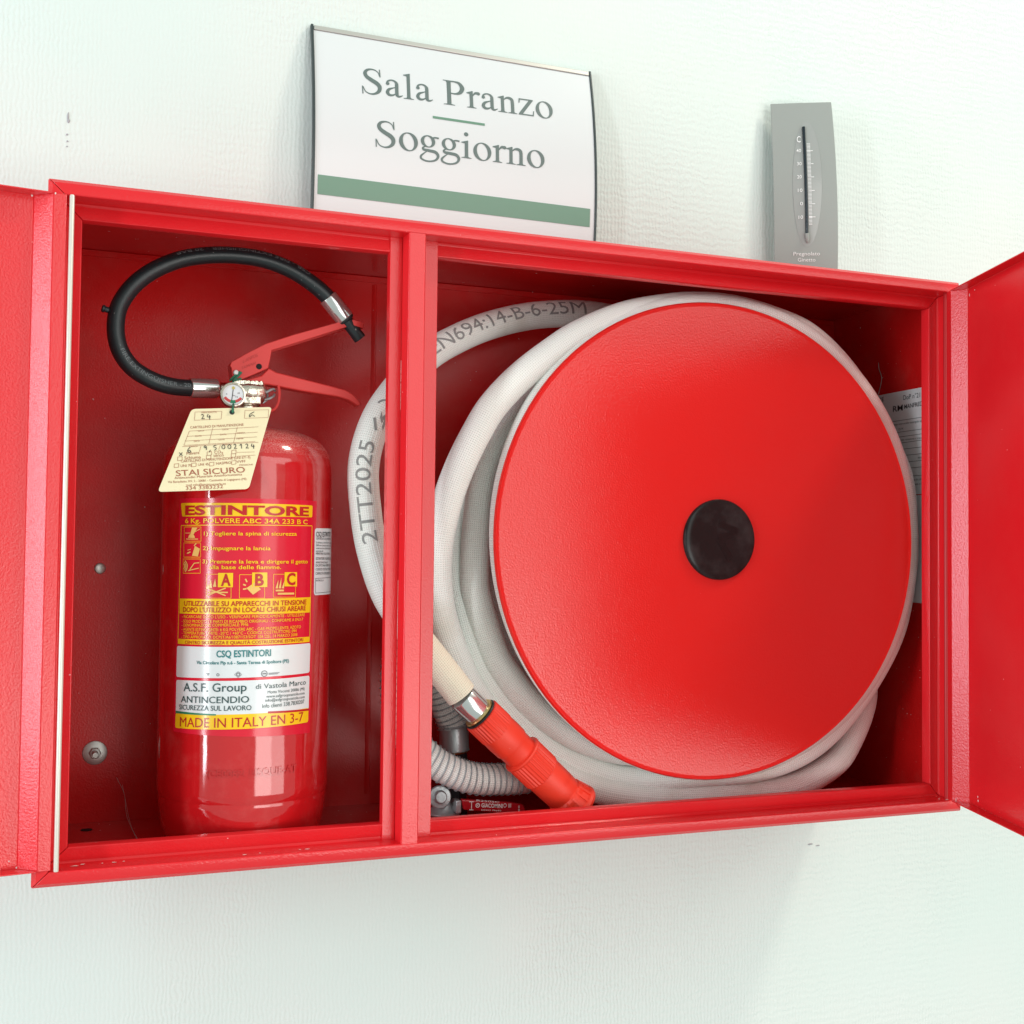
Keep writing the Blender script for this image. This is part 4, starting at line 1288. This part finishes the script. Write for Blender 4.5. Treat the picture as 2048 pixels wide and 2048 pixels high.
blob([(x0 + 0.010, z0 + 0.001), (x0 + 0.0165, z0 + 0.0003), (x0 + 0.0185, z0 + 0.0075), (x0 + 0.013, z0 + 0.010)]); ln((x0 + 0.004, z0 + 0.003), (x0 + 0.008, z0 + 0.0045), 0.0012); ln((x0 + 0.0045, z0 + 0.006), (x0 + 0.0085, z0 + 0.007)); ln((x0 + 0.012, z0 + 0.010), (x0 + 0.0145, z0 + 0.0125), 0.001)
x0, z0 = -0.0755, 0.2632    # aiming at the flames
for i in range(3): add_ring(bm, (x0 - 0.001, z0 + 0.006), 0.0022 + i * 0.0016, 0.0032 + i * 0.0016, c9, 8, -1.0, 1.1)
ln((x0 + 0.008, z0 + 0.003), (x0 + 0.013, z0 + 0.009), 0.0010); ln((x0 + 0.013, z0 + 0.009), (x0 + 0.0185, z0 + 0.0095), 0.0008); ln((x0 + 0.006, z0 + 0.002), (x0 + 0.018, z0 + 0.0045), 0.0008)
x0, z0 = -0.0488, 0.2408    # A: burning logs
for dx, dz, hh in ((0.0035, 0.009, 0.0085), (0.0075, 0.010, 0.0075), (0.001, 0.008, 0.005)): blob([(x0 + dx - 0.0016, z0 + dz), (x0 + dx + 0.0016, z0 + dz), (x0 + dx + 0.001, z0 + dz + hh * 0.55), (x0 + dx + 0.0004, z0 + dz + hh)])
for a, b in (((0.001, 0.002), (0.018, 0.009)), ((0.002, 0.008), (0.018, 0.002)), ((0.001, 0.005), (0.020, 0.005))): ln((x0 + a[0], z0 + a[1]), (x0 + b[0], z0 + b[1]), 0.0011)
x0, z0 = -0.0183, 0.2408    # B: spilling can
blob([(x0 + 0.006, z0 + 0.009), (x0 + 0.012, z0 + 0.003), (x0 + 0.019, z0 + 0.008), (x0 + 0.013, z0 + 0.014)])
for a, b in (((0.003, 0.008), (0.006, 0.0085)), ((0.003, 0.0125), (0.0055, 0.0115)), ((0.005, 0.0175), (0.0065, 0.0145))): ln((x0 + a[0], z0 + a[1]), (x0 + b[0], z0 + b[1]), 0.0013)
x0, z0 = 0.0125, 0.2416     # C: gas burner
for dx, hh in ((0.003, 0.008), (0.006, 0.010), (0.009, 0.007)): blob([(x0 + dx - 0.0012, z0 + 0.008), (x0 + dx + 0.0012, z0 + 0.008), (x0 + dx + 0.0014, z0 + 0.008 + hh)])
ln((x0 + 0.002, z0 + 0.006), (x0 + 0.010, z0 + 0.006), 0.0016); ln((x0 + 0.004, z0 + 0.003), (x0 + 0.021, z0 + 0.003), 0.0018)
obj('pictogram', bm, mat('pale_yellow_print', (0.82, 0.50, 0.14), 0.2), lab)
bm = bmesh.new()
c9 = cyl(0.0009)
add_ring(bm, (0.0052, 0.1712), 0.0022, 0.0030, c9, 20); ln((0.0036, 0.1712), (0.0068, 0.1712), 0.0012); ln((0.0092, 0.1714), (0.0196, 0.1716), 0.0006); ln((0.0092, 0.1704), (0.0180, 0.1706), 0.0006)
for a, b in (((-0.0182, 0.1736), (-0.0150, 0.1708)), ((-0.0150, 0.1708), (-0.0182, 0.1680)), ((-0.0182, 0.1680), (-0.0214, 0.1708)), ((-0.0214, 0.1708), (-0.0182, 0.1736))): ln(a, b, 0.0003)
add_ring(bm, (-0.0182, 0.1708), 0.0010, 0.0018, c9, 14)
ln((-0.0475, 0.1712), (-0.0445, 0.1712), 0.0006); ln((-0.0460, 0.1712), (-0.0460, 0.1695), 0.0006); add_ring(bm, (-0.0365, 0.1704), 0.0008, 0.0014, c9, 14)
obj('seal_print', bm, M_grey, lab)
# side label
sq = [(0.0588, 0.3064), (0.1080, 0.3072), (0.1085, 0.2426), (0.0590, 0.2424)]
bm = bmesh.new(); add_quad(bm, sq, cyl(0.00045), 16, 1, 0.003)
sl = obj('side_label', bm, M_labwhite, ext); sl['label'] = 'white certificate label running round the right side'
bm = bmesh.new()
add_text(bm, ('CSQ ESTINTORI', 0.0608, 0.2985, 0.0960, 0.2990, 0.0046), cyl(0.0008), 0.01)
for i, (t_, z_, x1_, cap_) in enumerate((('CERTIFICATO DI CONFORMITA', 0.2955, 0.098, 0.0022), ('Si dichiara ai sensi del D.M. 7 gennaio', 0.2920, 0.100, 0.0018), ('2005 che il presente estintore ed il suo', 0.2893, 0.100, 0.0018), ('contenuto sono conformi al prototipo', 0.2866, 0.098, 0.0018), ('approvato dal', 0.2839, 0.074, 0.0018), ('MINISTERO DELL\'INTERNO', 0.2812, 0.094, 0.0020),
                                   ('ESTINTORE POLVERE 6 KG', 0.2762, 0.099, 0.0024), ('APPROVAZIONE N', 0.2728, 0.086, 0.0018), ('DCPST/A6/1087/153', 0.2698, 0.096, 0.0022), ('CODICE COSTRUTTORE 094', 0.2660, 0.1, 0.0024), ('CAPACITA SPEGNIMENTO', 0.2620, 0.098, 0.0024), ('MATRICOLA', 0.2556, 0.076, 0.0016))):
    add_text(bm, (t_, 0.0610, z_, x1_, z_, cap_), cyl(0.0008))
for a, b in (((0.0610, 0.2585), (0.104, 0.2590)), ((0.0610, 0.2585), (0.0612, 0.2445)), ((0.0612, 0.2445), (0.104, 0.2450))): add_line(bm, a, b, 0.0004, cyl(0.0008), 8)
obj('lettering', bm, M_ink, sl)
# stamped characters near the foot of the cylinder
bm = bmesh.new()
add_text(bm, ('(CE0062  USQUE-AT', -0.046, 0.0772, 0.040, 0.0790, 0.0062), cyl(0.0008), 0.02)
obj('stamped_letter', bm, M_cyl, ext)

# valve head
bm = bmesh.new(); lathe(bm, [(0, 0.4140), (0.0150, 0.4140), (0.0150, 0.4190), (0.0165, 0.4200), (0.0165, 0.4255), (0.0140, 0.4275), (0.0130, 0.4330), (0, 0.4330)], (EX - 0.004, EY_, 0), (0, 0, 1), 32)
obj('neck_nut', bm, M_nickel, ext)
bm = bmesh.new()
lathe(bm, [(0, 0.0), (0.0070, 0.0), (0.0078, 0.001), (0.0078, 0.010), (0.0105, 0.0125), (0.0108, 0.0225), (0.0115, 0.026), (0.0115, 0.041), (0.0100, 0.0432), (0.0078, 0.0440), (0, 0.0440)], (0.1590, 0.108, 0.4408), (1, 0.05, 0.01), 32)
box(bm, 0.1700, 0.2010, 0.1005, 0.1250, 0.4400, 0.4512)
box(bm, 0.1800, 0.1990, 0.1000, 0.1260, 0.4280, 0.4400)
vb = obj('valve_body', bm, M_nickel, ext, 0.0012)
bm = bmesh.new()
add_text(bm, ('CE0036', 0.1745, 0.4468, 0.2000, 0.4475, 0.0036), lambda x, z: Vector((x, 0.1002, z)), 0.03)
add_text(bm, ('316', 0.1842, 0.4315, 0.1965, 0.4318, 0.0036), lambda x, z: Vector((x, 0.0997, z)), 0.03)
obj('cast_letter', bm, M_nickel, vb)

UP = [(0.168, 0.4645), (0.1694, 0.4684), (0.185, 0.4785), (0.2017, 0.4883), (0.2300, 0.4998), (0.2877, 0.5204), (0.2890, 0.5138), (0.2310, 0.4912), (0.2083, 0.4826), (0.2068, 0.4730), (0.2051, 0.4647), (0.1954, 0.4594), (0.1775, 0.4506), (0.1712, 0.4502), (0.1699, 0.4562), (0.1695, 0.4620)]
bm = bmesh.new()
poly_xz(bm, UP, 0.1010, 0.1030)
poly_xz(bm, UP, 0.1190, 0.1210)
top_edge = [(0.1694, 0.4684), (0.2017, 0.4883), (0.2300, 0.4998), (0.2877, 0.5204), (0.2876, 0.5188), (0.2305, 0.4982), (0.2022, 0.4867), (0.1699, 0.4668)]
poly_xz(bm, top_edge, 0.1032, 0.1188)
# closed ring at the end that holds the hose tip
lathe(bm, [(0.0078, -0.0028), (0.0100, -0.0028), (0.0100, 0.0028), (0.0078, 0.0028), (0.0078, -0.0028)], (0.2925, 0.1085, 0.5168), Vector((0.18, -0.12, 1)), 28, False)
ul = obj('carrying_handle', bm, M_lever, ext, 0.0006)
bm = bmesh.new(); lathe(bm, [(0, 0), (0.0021, 0), (0.0021, 0.0008), (0, 0.0008)], (0.1960, 0.1007, 0.4655), (0, 1, 0), 20)
lathe(bm, [(0.0021, -0.0004), (0.0028, -0.0004), (0.0028, 0.0006), (0.0021, 0.0006)], (0.1960, 0.1009, 0.4655), (0, 1, 0), 20, False)
obj('pivot_hole', bm, M_dark, ul)
bm = bmesh.new()
def on_lever(x, z): return Vector((x, 0.1006, z))
add_text(bm, ('L-ANFOS', 0.1805, 0.4676, 0.1945, 0.4752, 0.0034), on_lever)
add_text(bm, ('TAIWAN', 0.1790, 0.4612, 0.1925, 0.4672, 0.0030), on_lever)
obj('cast_letter', bm, mat('worn_red_relief', (0.55, 0.035, 0.03), 0.5), ul)
LO = [(0.1790, 0.4500), (0.1990, 0.4570), (0.2060, 0.4652), (0.2136, 0.4614), (0.2383, 0.4568), (0.2697, 0.4509), (0.2841, 0.4479), (0.2915, 0.4440), (0.2965, 0.4395), (0.3003, 0.4346), (0.2985, 0.4326), (0.2963, 0.4325), (0.2920, 0.4355), (0.2858, 0.4385), (0.2746, 0.4410), (0.2385, 0.4444), (0.2062, 0.4486), (0.1865, 0.4486)]
bm = bmesh.new()
poly_xz(bm, LO, 0.1035, 0.1185)
obj('squeeze_lever', bm, M_lever, ext, 0.0012)
# safety pin, its ring and the red plastic seal
bm = bmesh.new()
simple_tube(bm, [(0.1960, 0.106, 0.4385), (0.2040, 0.106, 0.4412), (0.2090, 0.106, 0.4440), (0.2125, 0.107, 0.4450), (0.2135, 0.109, 0.4435)], 0.0013)
simple_tube(bm, [(0.1960, 0.108, 0.4330), (0.2040, 0.107, 0.4340), (0.2090, 0.106, 0.4358), (0.2120, 0.107, 0.4380), (0.2130, 0.109, 0.4400)], 0.0013)
simple_tube(bm, [(0.2010 + 0.006 * math.cos(a), 0.1135 + 0.002 * math.sin(a), 0.4390 + 0.0075 * math.sin(a)) for a in [2 * PI * i / 20 for i in range(21)]], 0.0012)
obj('safety_pin', bm, M_steel, ext)
bm = bmesh.new()
sps = [(0.2157, 0.1025, 0.4480), (0.2166, 0.1015, 0.4400), (0.2153, 0.1015, 0.4300), (0.2110, 0.103, 0.4235), (0.2040, 0.106, 0.4230)]
simple_tube(bm, sps, 0.0014)
obj('seal_strap', bm, M_lever, ext)

# pressure gauge
gc = Vector((0.1681, 0.0760, 0.4330))
gax = Vector((-0.05, -1, 0.02)).normalized()
bm = bmesh.new()
lathe(bm, [(0, -0.026), (0.0050, -0.026), (0.0050, -0.011), (0.0105, -0.0100), (0.0118, -0.0085), (0.0120, 0.0), (0.0116, 0.0012), (0.0104, 0.0014), (0.0098, 0.0004), (0.0098, -0.001), (0, -0.001)], gc, gax, 40)
gauge = obj('pressure_gauge', bm, M_nickel, ext)
gx = Vector((1, 0, 0)); gx = (gx - gax * gx.dot(gax)).normalized(); gz = gx.cross(gax) * -1
if gz.z < 0: gz = -gz
def dialf(o): return lambda x, y: gc + gx * x + gz * y + gax * o
bm = bmesh.new(); add_ring(bm, (0, 0), 0.0, 0.0097, dialf(-0.0006), 32); obj('dial', bm, M_dial, gauge)
bm = bmesh.new(); add_ring(bm, (0, 0.0030), 0.0082, 0.0108, dialf(-0.0004), 8, PI * 1.20, PI * 1.42); add_ring(bm, (0, 0.0030), 0.0082, 0.0108, dialf(-0.0004), 8, PI * 1.58, PI * 1.80); obj('red_zone', bm, mat('red_dial_zone', (0.60, 0.05, 0.05), 0.4), gauge)
bm = bmesh.new(); add_ring(bm, (0, 0.0030), 0.0082, 0.0112, dialf(-0.0004), 6, PI * 1.42, PI * 1.58); obj('green_zone', bm, M_green, gauge)
bm = bmesh.new(); add_line(bm, (0.0002, 0.0066), (-0.0012, -0.0052), 0.0006, dialf(-0.0002))
for t_, x_, y_ in (('0', -0.0066, -0.0002), ('bar', -0.0010, -0.0012), ('15', 0.0022, -0.0025), ('28', 0.0040, 0.0012)): add_text(bm, (t_, x_, y_, x_ + 0.0011 * len(t_), y_, 0.0013), dialf(-0.0003))
obj('needle', bm, M_ink, gauge)
bm = bmesh.new(); add_ring(bm, (0.0002, 0.0066), 0.0, 0.0015, dialf(-0.0001), 12); obj('dial_stop', bm, M_gold, gauge)

# discharge hose of the extinguisher
BH = [(0.1569, 0.106, 0.4421), (0.1449, 0.104, 0.4411), (0.1315, 0.100, 0.4403), (0.1155, 0.095, 0.4399), (0.0967, 0.09, 0.4435), (0.0782, 0.088, 0.453), (0.0667, 0.086, 0.4665), (0.0615, 0.085, 0.482), (0.0611, 0.085, 0.4995), (0.065, 0.086, 0.5146), (0.0765, 0.088, 0.5328), (0.0945, 0.09, 0.549), (0.1187, 0.092, 0.562), (0.1449, 0.094, 0.5691), (0.1717, 0.096, 0.572), (0.1991, 0.098, 0.5709), (0.2256, 0.1, 0.5638), (0.248, 0.102, 0.5523), (0.2618, 0.103, 0.542), (0.2725, 0.104, 0.5313), (0.2841, 0.105, 0.5182), (0.2985, 0.106, 0.5012)]
bp_ = Path(BH[::-1], 0.0025)
HR = 0.0081
s_tip = bp_.nearest((0.2815, 0.105, 0.5210))
s_end = bp_.length
s_f2 = bp_.nearest((0.1310, 0.10, 0.4403))
s_f1b = bp_.nearest((0.2625, 0.103, 0.5412))
sub = lambda a, b: Path([bp_.at(a + (b - a) * i / 40)[0] for i in range(41)], 0.002)
bm = bmesh.new(); tube(bm, sub(s_tip - 0.002, s_end - 0.004), HR, 24)
bh = obj('discharge_hose', bm, M_black, ext)
def sleeve(a, b, r0):
    pa, pb = bp_.at(a)[0], bp_.at(b)[0]
    bm = bmesh.new()
    Ls = (pb - pa).length
    lathe(bm, [(0.006, 0), (r0, 0), (r0 + 0.0003, 0.0008), (r0 + 0.0003, Ls - 0.0008), (r0, Ls), (0.006, Ls)], pa, pb - pa, 12)
    return obj('ferrule', bm, M_chrome, bh, 0.0006, sharp=40)
sleeve(s_tip, s_f1b, 0.0096)
sleeve(s_f2, s_end - 0.0005, 0.0094)
pa, pb = bp_.at(s_tip)[0], bp_.at(0)[0]
bm = bmesh.new()
Ls = (pb - pa).length
lathe(bm, [(0.004, -0.001), (0.0090, -0.001), (0.0092, 0.0006), (0.0086, 0.0022), (0.0066, 0.0032), (0.0063, Ls * 0.7), (0.0066, Ls - 0.001), (0.0060, Ls), (0.0040, Ls), (0.0036, Ls - 0.006), (0, Ls - 0.006)], pa, pb - pa, 28, False)
obj('nozzle_tip', bm, M_black, bh)
bm = bmesh.new()
kp, kf = bp_.at(bp_.nearest((0.0621, 0.085, 0.5035)))
lathe(bm, [(0, 0.006), (0.0028, 0.006), (0.0028, 0.0110), (0.0036, 0.0118), (0.0036, 0.0132), (0.0026, 0.0142), (0, 0.0142)], kp, Vector((-1, -0.05, 0.25)), 16)
obj('hose_stud', bm, M_black, bh)
bm = bmesh.new()
bq = lambda p: bp_.nearest(p)
e_ = bq((0.137, 0.1, 0.4404))
hose_text(bm, bp_, '- FIRE EXTINGUISHER - 20', bq((0.0635, 0.086, 0.4740)), e_ - 0.010, HR, -0.20, 0.0036)
hose_text(bm, bp_, 'CSR - FIRE EXTINGUISHER - 20 BAR', bq((0.2420, 0.1, 0.556)), bq((0.1150, 0.092, 0.561)), HR, 0.65, 0.0036)
obj('lettering', bm, M_hoseprint, bh)

# ================================================================== inspection tag
TO, TX, TY = Vector((0.13629, 0.02019, 0.33798)), Vector((0.99711, 0.02475, 0.07187)), Vector((-0.07601, 0.32471, 0.94275))
TN = TX.cross(TY).normalized()
if TN.y > 0: TN = -TN
tagf = lambda off: (lambda x, y: TO + TX * x + TY * y + TN * off)
itag = empty('inspection_tag', TO, 'cream card inspection tag tied below the gauge by green string', 'tag')
tl, tr, br, bl, th_ = TAG_CORNERS
def rounded(pts, r):
    out = []
    n = len(pts)
    for i in range(n):
        p, a, b = Vector((*pts[i], 0)), Vector((*pts[i - 1], 0)), Vector((*pts[(i + 1) % n], 0))
        da, db = (a - p).normalized() * r, (b - p).normalized() * r
        for k in range(6):
            t = k / 5
            q_ = (p + da) * (1 - t) ** 2 + p * 2 * t * (1 - t) + (p + db) * t * t
            out.append((q_.x, q_.y))
    return out
bm = bmesh.new()
rp_ = rounded([tl, tr, br, bl], 0.004)
prism(bm, [tagf(0.0)(*p) for p in rp_], [tagf(-0.0006)(*p) for p in rp_])
card = obj('card', bm, M_card, itag)
bm = bmesh.new(); add_ring(bm, th_, 0, 0.0016, tagf(0.0002), 14); add_ring(bm, th_, 0.0017, 0.0024, tagf(0.0002), 14)
obj('eyelet', bm, M_ink, card)
bm = bmesh.new()
for s in TAG_BROWN: add_text(bm, s, tagf(0.0003), 0.006 if s[5] > 0.004 else 0.0)
for a, b in TAG_LINES: add_line(bm, a, b, 0.00028, tagf(0.0003))
for x, y in TAG_BOX:
    for a, b in (((0, 0), (0.0040, 0.0003)), ((0.0040, 0.0003), (0.0036, -0.0032)), ((0.0036, -0.0032), (-0.0004, -0.0035)), ((-0.0004, -0.0035), (0, 0))): add_line(bm, (x + a[0], y + a[1]), (x + b[0], y + b[1]), 0.00035, tagf(0.0003))
# second date box at the right of the eyelet
for a, b in (((0.0450, 0.0783), (0.0672, 0.0786)), ((0.0672, 0.0786), (0.0658, 0.0706)), ((0.0436, 0.0702), (0.0658, 0.0706)), ((0.0450, 0.0783), (0.0436, 0.0702))): add_line(bm, a, b, 0.00028, tagf(0.0003))
obj('printed_form', bm, M_brown, card)
# handwriting as pen strokes
bm = bmesh.new()
def pen(pts, x, y, s, w=0.0006):
    P, _ = spline([(px, py, 0) for px, py in pts], 0.15)
    for a, b in zip(P, P[1:]):
        add_line(bm, (x + a.x * s, y + a.y * s), (x + b.x * s, y + b.y * s), w, tagf(0.0005))
HW = {'0': [(.4, .9), (.1, .6), (.15, .15), (.45, .05), (.65, .4), (.55, .8), (.35, .92)], '2': [(.1, .75), (.3, .95), (.5, .75), (.35, .35), (.1, .05), (.35, .1), (.65, .05)], '4': [(.25, .95), (.05, .42), (.65, .42)],
      '1': [(.1, .6), (.4, .95), (.4, .0)], '6': [(.55, .95), (.2, .6), (.1, .2), (.35, .0), (.55, .2), (.4, .42), (.15, .25)], '9': [(.5, .75), (.3, .95), (.1, .7), (.3, .5), (.5, .75), (.45, .1)], '5': [(.6, .95), (.2, .92), (.15, .6), (.45, .55), (.5, .25), (.1, .0)], ',': [(.3, .1), (.1, -.35)], 'x': [(.1, .8), (.7, .1)]}
def write(text, x, y, s, adv):
    for ch in text:
        if ch != ' ': pen(HW[ch], x, y, s)
        if ch == '4': pen([(.5, .75), (.45, .3), (.42, -.12)], x, y, s)
        if ch == 'x': pen([(.7, .8), (.1, .1)], x, y, s)
        x += adv
write('24', 0.0041, 0.0701, 0.0052, 0.0056)
write('6', -0.0112, 0.0370, 0.0058, 0.006)
write('9,5', 0.0036, 0.0386, 0.0052, 0.0043)
write('002124', 0.0197, 0.0396, 0.0049, 0.0054)
write('x', -0.0188, 0.0337, 0.0046, 0.005)
pen([(.9, .9), (.2, .5), (.1, .0), (.5, .4), (.9, .1)], 0.0480, 0.0712, 0.0060)
obj('handwriting', bm, M_ink, card)
hp = tagf(0.0)(*th_)
bm = bmesh.new()
simple_tube(bm, [hp + Vector((0, 0.004, 0)), hp + Vector((0.0006, -0.003, 0.001)), hp + Vector((0.0008, 0.001, 0.0045)), Vector((0.1690, 0.0800, 0.4250)), Vector((0.1685, 0.0870, 0.4360)), Vector((0.1695, 0.0860, 0.4455)), Vector((0.1712, 0.0950, 0.4500)), Vector((0.1745, 0.0985, 0.4535)), Vector((0.1790, 0.0990, 0.4585))], 0.0011)
simple_tube(bm, [Vector((0.1675, 0.0950, 0.4490)), Vector((0.1705, 0.0985, 0.4525)), Vector((0.1750, 0.0992, 0.4570)), Vector((0.1780, 0.0990, 0.4590))], 0.0010)
simple_tube(bm, [Vector((0.1700, 0.0960, 0.4495)), Vector((0.1745, 0.0985, 0.4508)), Vector((0.1790, 0.0990, 0.4523))], 0.0010)
obj('string', bm, M_string, itag)
bm = bmesh.new()
for c_, r_ in (((0.1737, 0.0990, 0.4578), 0.0026), ((0.1722, 0.0978, 0.4512), 0.0011)):
    lathe(bm, [(0, 0.0012), (r_ * 0.7, 0.0010), (r_, 0)], c_, (0, -1, 0), 14, False)
obj('knot', bm, M_white, itag)

# ================================================================== room sign on top of the cabinet
def sign_y(z):
    t = (z - 0.6005) / (0.877 - 0.6005)
    return 0.2345 - (1 - t) * 0.010 - 0.016 * 4 * t * (1 - t)
SX0, SX1, SZ0, SZ1 = 0.2690, 0.6110, 0.6006, 0.8742
sign = empty('room_sign', (0.44, 0.228, 0.6005), 'white bowed room sign with grey serif lettering, leaning on the wall above the cabinet', 'sign')
def signf(off): return lambda x, z: Vector((x, sign_y(z) - off, z))
def bowed(x0, x1, z0, z1, front, backo, n=28):
    bm = bmesh.new()
    ra = []
    for i in range(n + 1):
        z = z0 + (z1 - z0) * i / n
        y = sign_y(z)
        ra.append([bm.verts.new(p) for p in ((x0, y - front, z), (x1, y - front, z), (x1, y - backo, z), (x0, y - backo, z))])
    for a, b in zip(ra, ra[1:]):
        for k_ in range(4):
            j = (k_ + 1) % 4
            bm.faces.new((a[k_], a[j], b[j], b[k_]))
    bm.faces.new(ra[0]); bm.faces.new(ra[-1])
    bmesh.ops.recalc_face_normals(bm, faces=bm.faces)
    return bm
obj('printed_sheet', bowed(SX0 + 0.0016, SX1 - 0.0012, SZ0, 0.8688, 0.0, -0.003), M_signwhite, sign)
sheet = sign.children[0]
obj('top_rail', bowed(SX0 + 0.0018, SX1 - 0.0014, 0.8692, 0.8748, 0.0016, -0.004, 4), M_alu, sign, 0.0008)
obj('bottom_rail', bowed(SX0 + 0.0018, SX1 - 0.0014, 0.6002, 0.6050, 0.0016, -0.003, 3), M_alu, sign, 0.0008)
obj('side_trim', bowed(SX0 - 0.0016, SX0 + 0.0014, 0.6003, 0.8758, 0.0018, -0.0045), M_trim, sign, 0.0007)
obj('side_trim', bowed(SX1 - 0.0010, SX1 + 0.0016, 0.6003, 0.8758, 0.0018, -0.0045), M_trim, sign, 0.0007)
for spec in SIGN_T:
    bm = bmesh.new()
    vs, fs = serif(spec[0])
    cnt = [0]
    a, b = min(v[0] for v in vs), max(v[0] for v in vs)
    sx = (spec[3] - spec[1]) / (b - a); sy = spec[5] / 0.676
    # connected strokes are lifted one after the other by a few hundredths of a millimetre
    group = {}
    last, gi, lift = -1, 0, []
    owner = [0] * len(vs)
    cur = 0; seen_hi = -1
    for f in fs:
        if min(f) > seen_hi: cur += 1
        seen_hi = max(seen_hi, max(f))
        for i in f: owner[i] = cur
    nv = []
    for i, (x, y) in enumerate(vs):
        px = spec[1] + (x - a) * sx
        nv.append(bm.verts.new(signf(0.0003 + 0.00003 * (owner[i] % 7))(px, spec[2] + (px - spec[1]) * (spec[4] - spec[2]) / (spec[3] - spec[1]) + y * sy)))
    for f in fs: bm.faces.new([nv[i] for i in f])
    obj('lettering', bm, M_signgrey, sheet, sharp=180)
bm = bmesh.new(); add_quad(bm, [(SIGN_Q[1][0][0], 0.7854), (SIGN_Q[1][1][0], 0.7854), (SIGN_Q[1][1][0], 0.7825), (SIGN_Q[1][0][0], 0.7825)], signf(0.0004), 1, 2); obj('green_rule', bm, M_signgreen, sheet)
bm = bmesh.new(); add_quad(bm, [(0.2741, 0.6998), (0.6040, 0.6993), (0.6040, 0.6774), (0.2741, 0.6782)], signf(0.0004), 1, 6); obj('green_band', bm, M_signgreen, sheet)

# ================================================================== thermometer
TA = math.radians(22)
P0 = Vector((0.866, 0.223, 0)); TUX = Vector((math.cos(TA), -math.sin(TA), 0)); TNN = Vector((-math.sin(TA), -math.cos(TA), 0))
thm = empty('thermometer', (0.905, 0.205, 0.6005), 'slim grey plate thermometer with white scale, standing on the right of the cabinet top', 'thermometer')
TZ0, TZ1 = 0.6006, 0.8725
def th_bow(x, z):
    t = (z - TZ0) / (TZ1 - TZ0)
    return 0.010 * 4 * t * (1 - t) - 0.0045
def thf(off): return lambda x, z: P0 + TUX * x + TNN * (off + th_bow(x, z)) + Vector((0, 0, z))
th_l = lambda z: -0.0014 + 0.0042 * (TZ1 - z) / 0.2128
th_r = lambda z: 0.0771 + 0.0070 * (1 - ((z - 0.635) / 0.2375) ** 2 if z > 0.635 else 1)
bm = bmesh.new()
ra = []
for i in range(25):
    z = TZ0 + (TZ1 - TZ0) * i / 24
    l, r = th_l(z), th_r(z)
    dz = 0.0015 * i / 24
    ra.append([bm.verts.new(p) for p in (thf(0)(l, z - dz), thf(0.0006)((l + r) / 2, z), thf(0)(r, z + dz), thf(-0.0022)(r, z + dz), thf(-0.0022)(l, z - dz))])
for a, b in zip(ra, ra[1:]):
    for k_ in range(5):
        j = (k_ + 1) % 5
        bm.faces.new((a[k_], a[j], b[j], b[k_]))
bm.faces.new(ra[0]); bm.faces.new(ra[-1])
bmesh.ops.recalc_face_normals(bm, faces=bm.faces)
plate = obj('plate', bm, M_thermo, thm, 0.0006)
bm = bmesh.new()
cxl, czl, rxl, rzl = 0.0440, 0.7640, 0.0187, 0.083
rings = []
for k_ in range(7):
    q_ = 1 - k_ / 6
    rings.append([bm.verts.new(thf(0.0007 + 0.0011 * (1 - q_ * q_))(cxl + rxl * q_ * math.cos(2 * PI * i / 40), czl + rzl * q_ * math.sin(2 * PI * i / 40))) for i in range(40)] if k_ < 6 else None)
rings = rings[:6]
for a, b in zip(rings, rings[1:]):
    for i in range(40): bm.faces.new((a[i], a[(i + 1) % 40], b[(i + 1) % 40], b[i]))
bm.faces.new(rings[-1])
bmesh.ops.recalc_face_normals(bm, faces=bm.faces)
obj('lens_panel', bm, M_lens, thm, sharp=80)
bm = bmesh.new()
simple_tube(bm, [thf(0.0022)(0.0397 + 0.0035 * (0.8388 - z) / 0.14, z) for z in (0.8385, 0.81, 0.78, 0.75, 0.72, 0.6990)], 0.0019, 12)
obj('tube', bm, M_navy, thm)
bm = bmesh.new()
simple_tube(bm, [thf(0.0022)(0.0432 + 0.0004 * i, 0.6985 - 0.0040 * i) for i in range(4)], lambda t: 0.0030 * math.sqrt(max(0.05, 1 - t * t)), 14, 0.001)
obj('bulb_cover', bm, M_thermo, thm)
bm = bmesh.new()
o23 = thf(0.0024)
for s in TH_T[:7]: add_text(bm, s, o23, 0.01)
for s in TH_T[7:]: add_text(bm, s, thf(0.0014), 0.004)
zt = 0.8156; zb = 0.7100; nt_ = 61
for i in range(nt_):
    z = zt + (zb - zt) * i / (nt_ - 1)
    x = 0.0431 + 0.0023 * (zt - z) / 0.1056
    add_line(bm, (x, z), (x + 0.0046, z + 0.0001), 0.0007, o23)
for x, z in TH_TICKS: add_line(bm, (x, z), (x + 0.0080, z + 0.0001), 0.0009, o23)
obj('scale_print', bm, M_white, thm)

# ================================================================== cobweb threads
bm = bmesh.new()
simple_tube(bm, [(0.0779, 0.232, 0.0479), (0.0854, 0.222, 0.0322), (0.0871, 0.20, 0.0142), (0.0923, 0.14, 0.0060), (0.0985, 0.06, 0.0040)], 0.00022, 5)
simple_tube(bm, [(0.0840, 0.232, 0.0400), (0.0868, 0.215, 0.0250), (0.0905, 0.17, 0.0080), (0.0985, 0.09, 0.0036)], 0.00016, 5)
tag(obj('cobweb_thread', bm, M_thread), 'two hair-thin cobweb threads on the cabinet floor left of the extinguisher', 'cobweb')
bm = bmesh.new()
simple_tube(bm, [(0.969, 0.142, 0.528), (0.9685, 0.1405, 0.520), (0.9685, 0.1353, 0.5072), (0.969, 0.1421, 0.4880)], 0.0005, 5)
simple_tube(bm, [(0.9685, 0.1353, 0.5072), (0.9688, 0.1330, 0.5085)], 0.0004, 5)
tag(obj('cobweb_thread', bm, M_thread), 'crooked cobweb thread on the inner side wall above the silver sticker', 'cobweb')
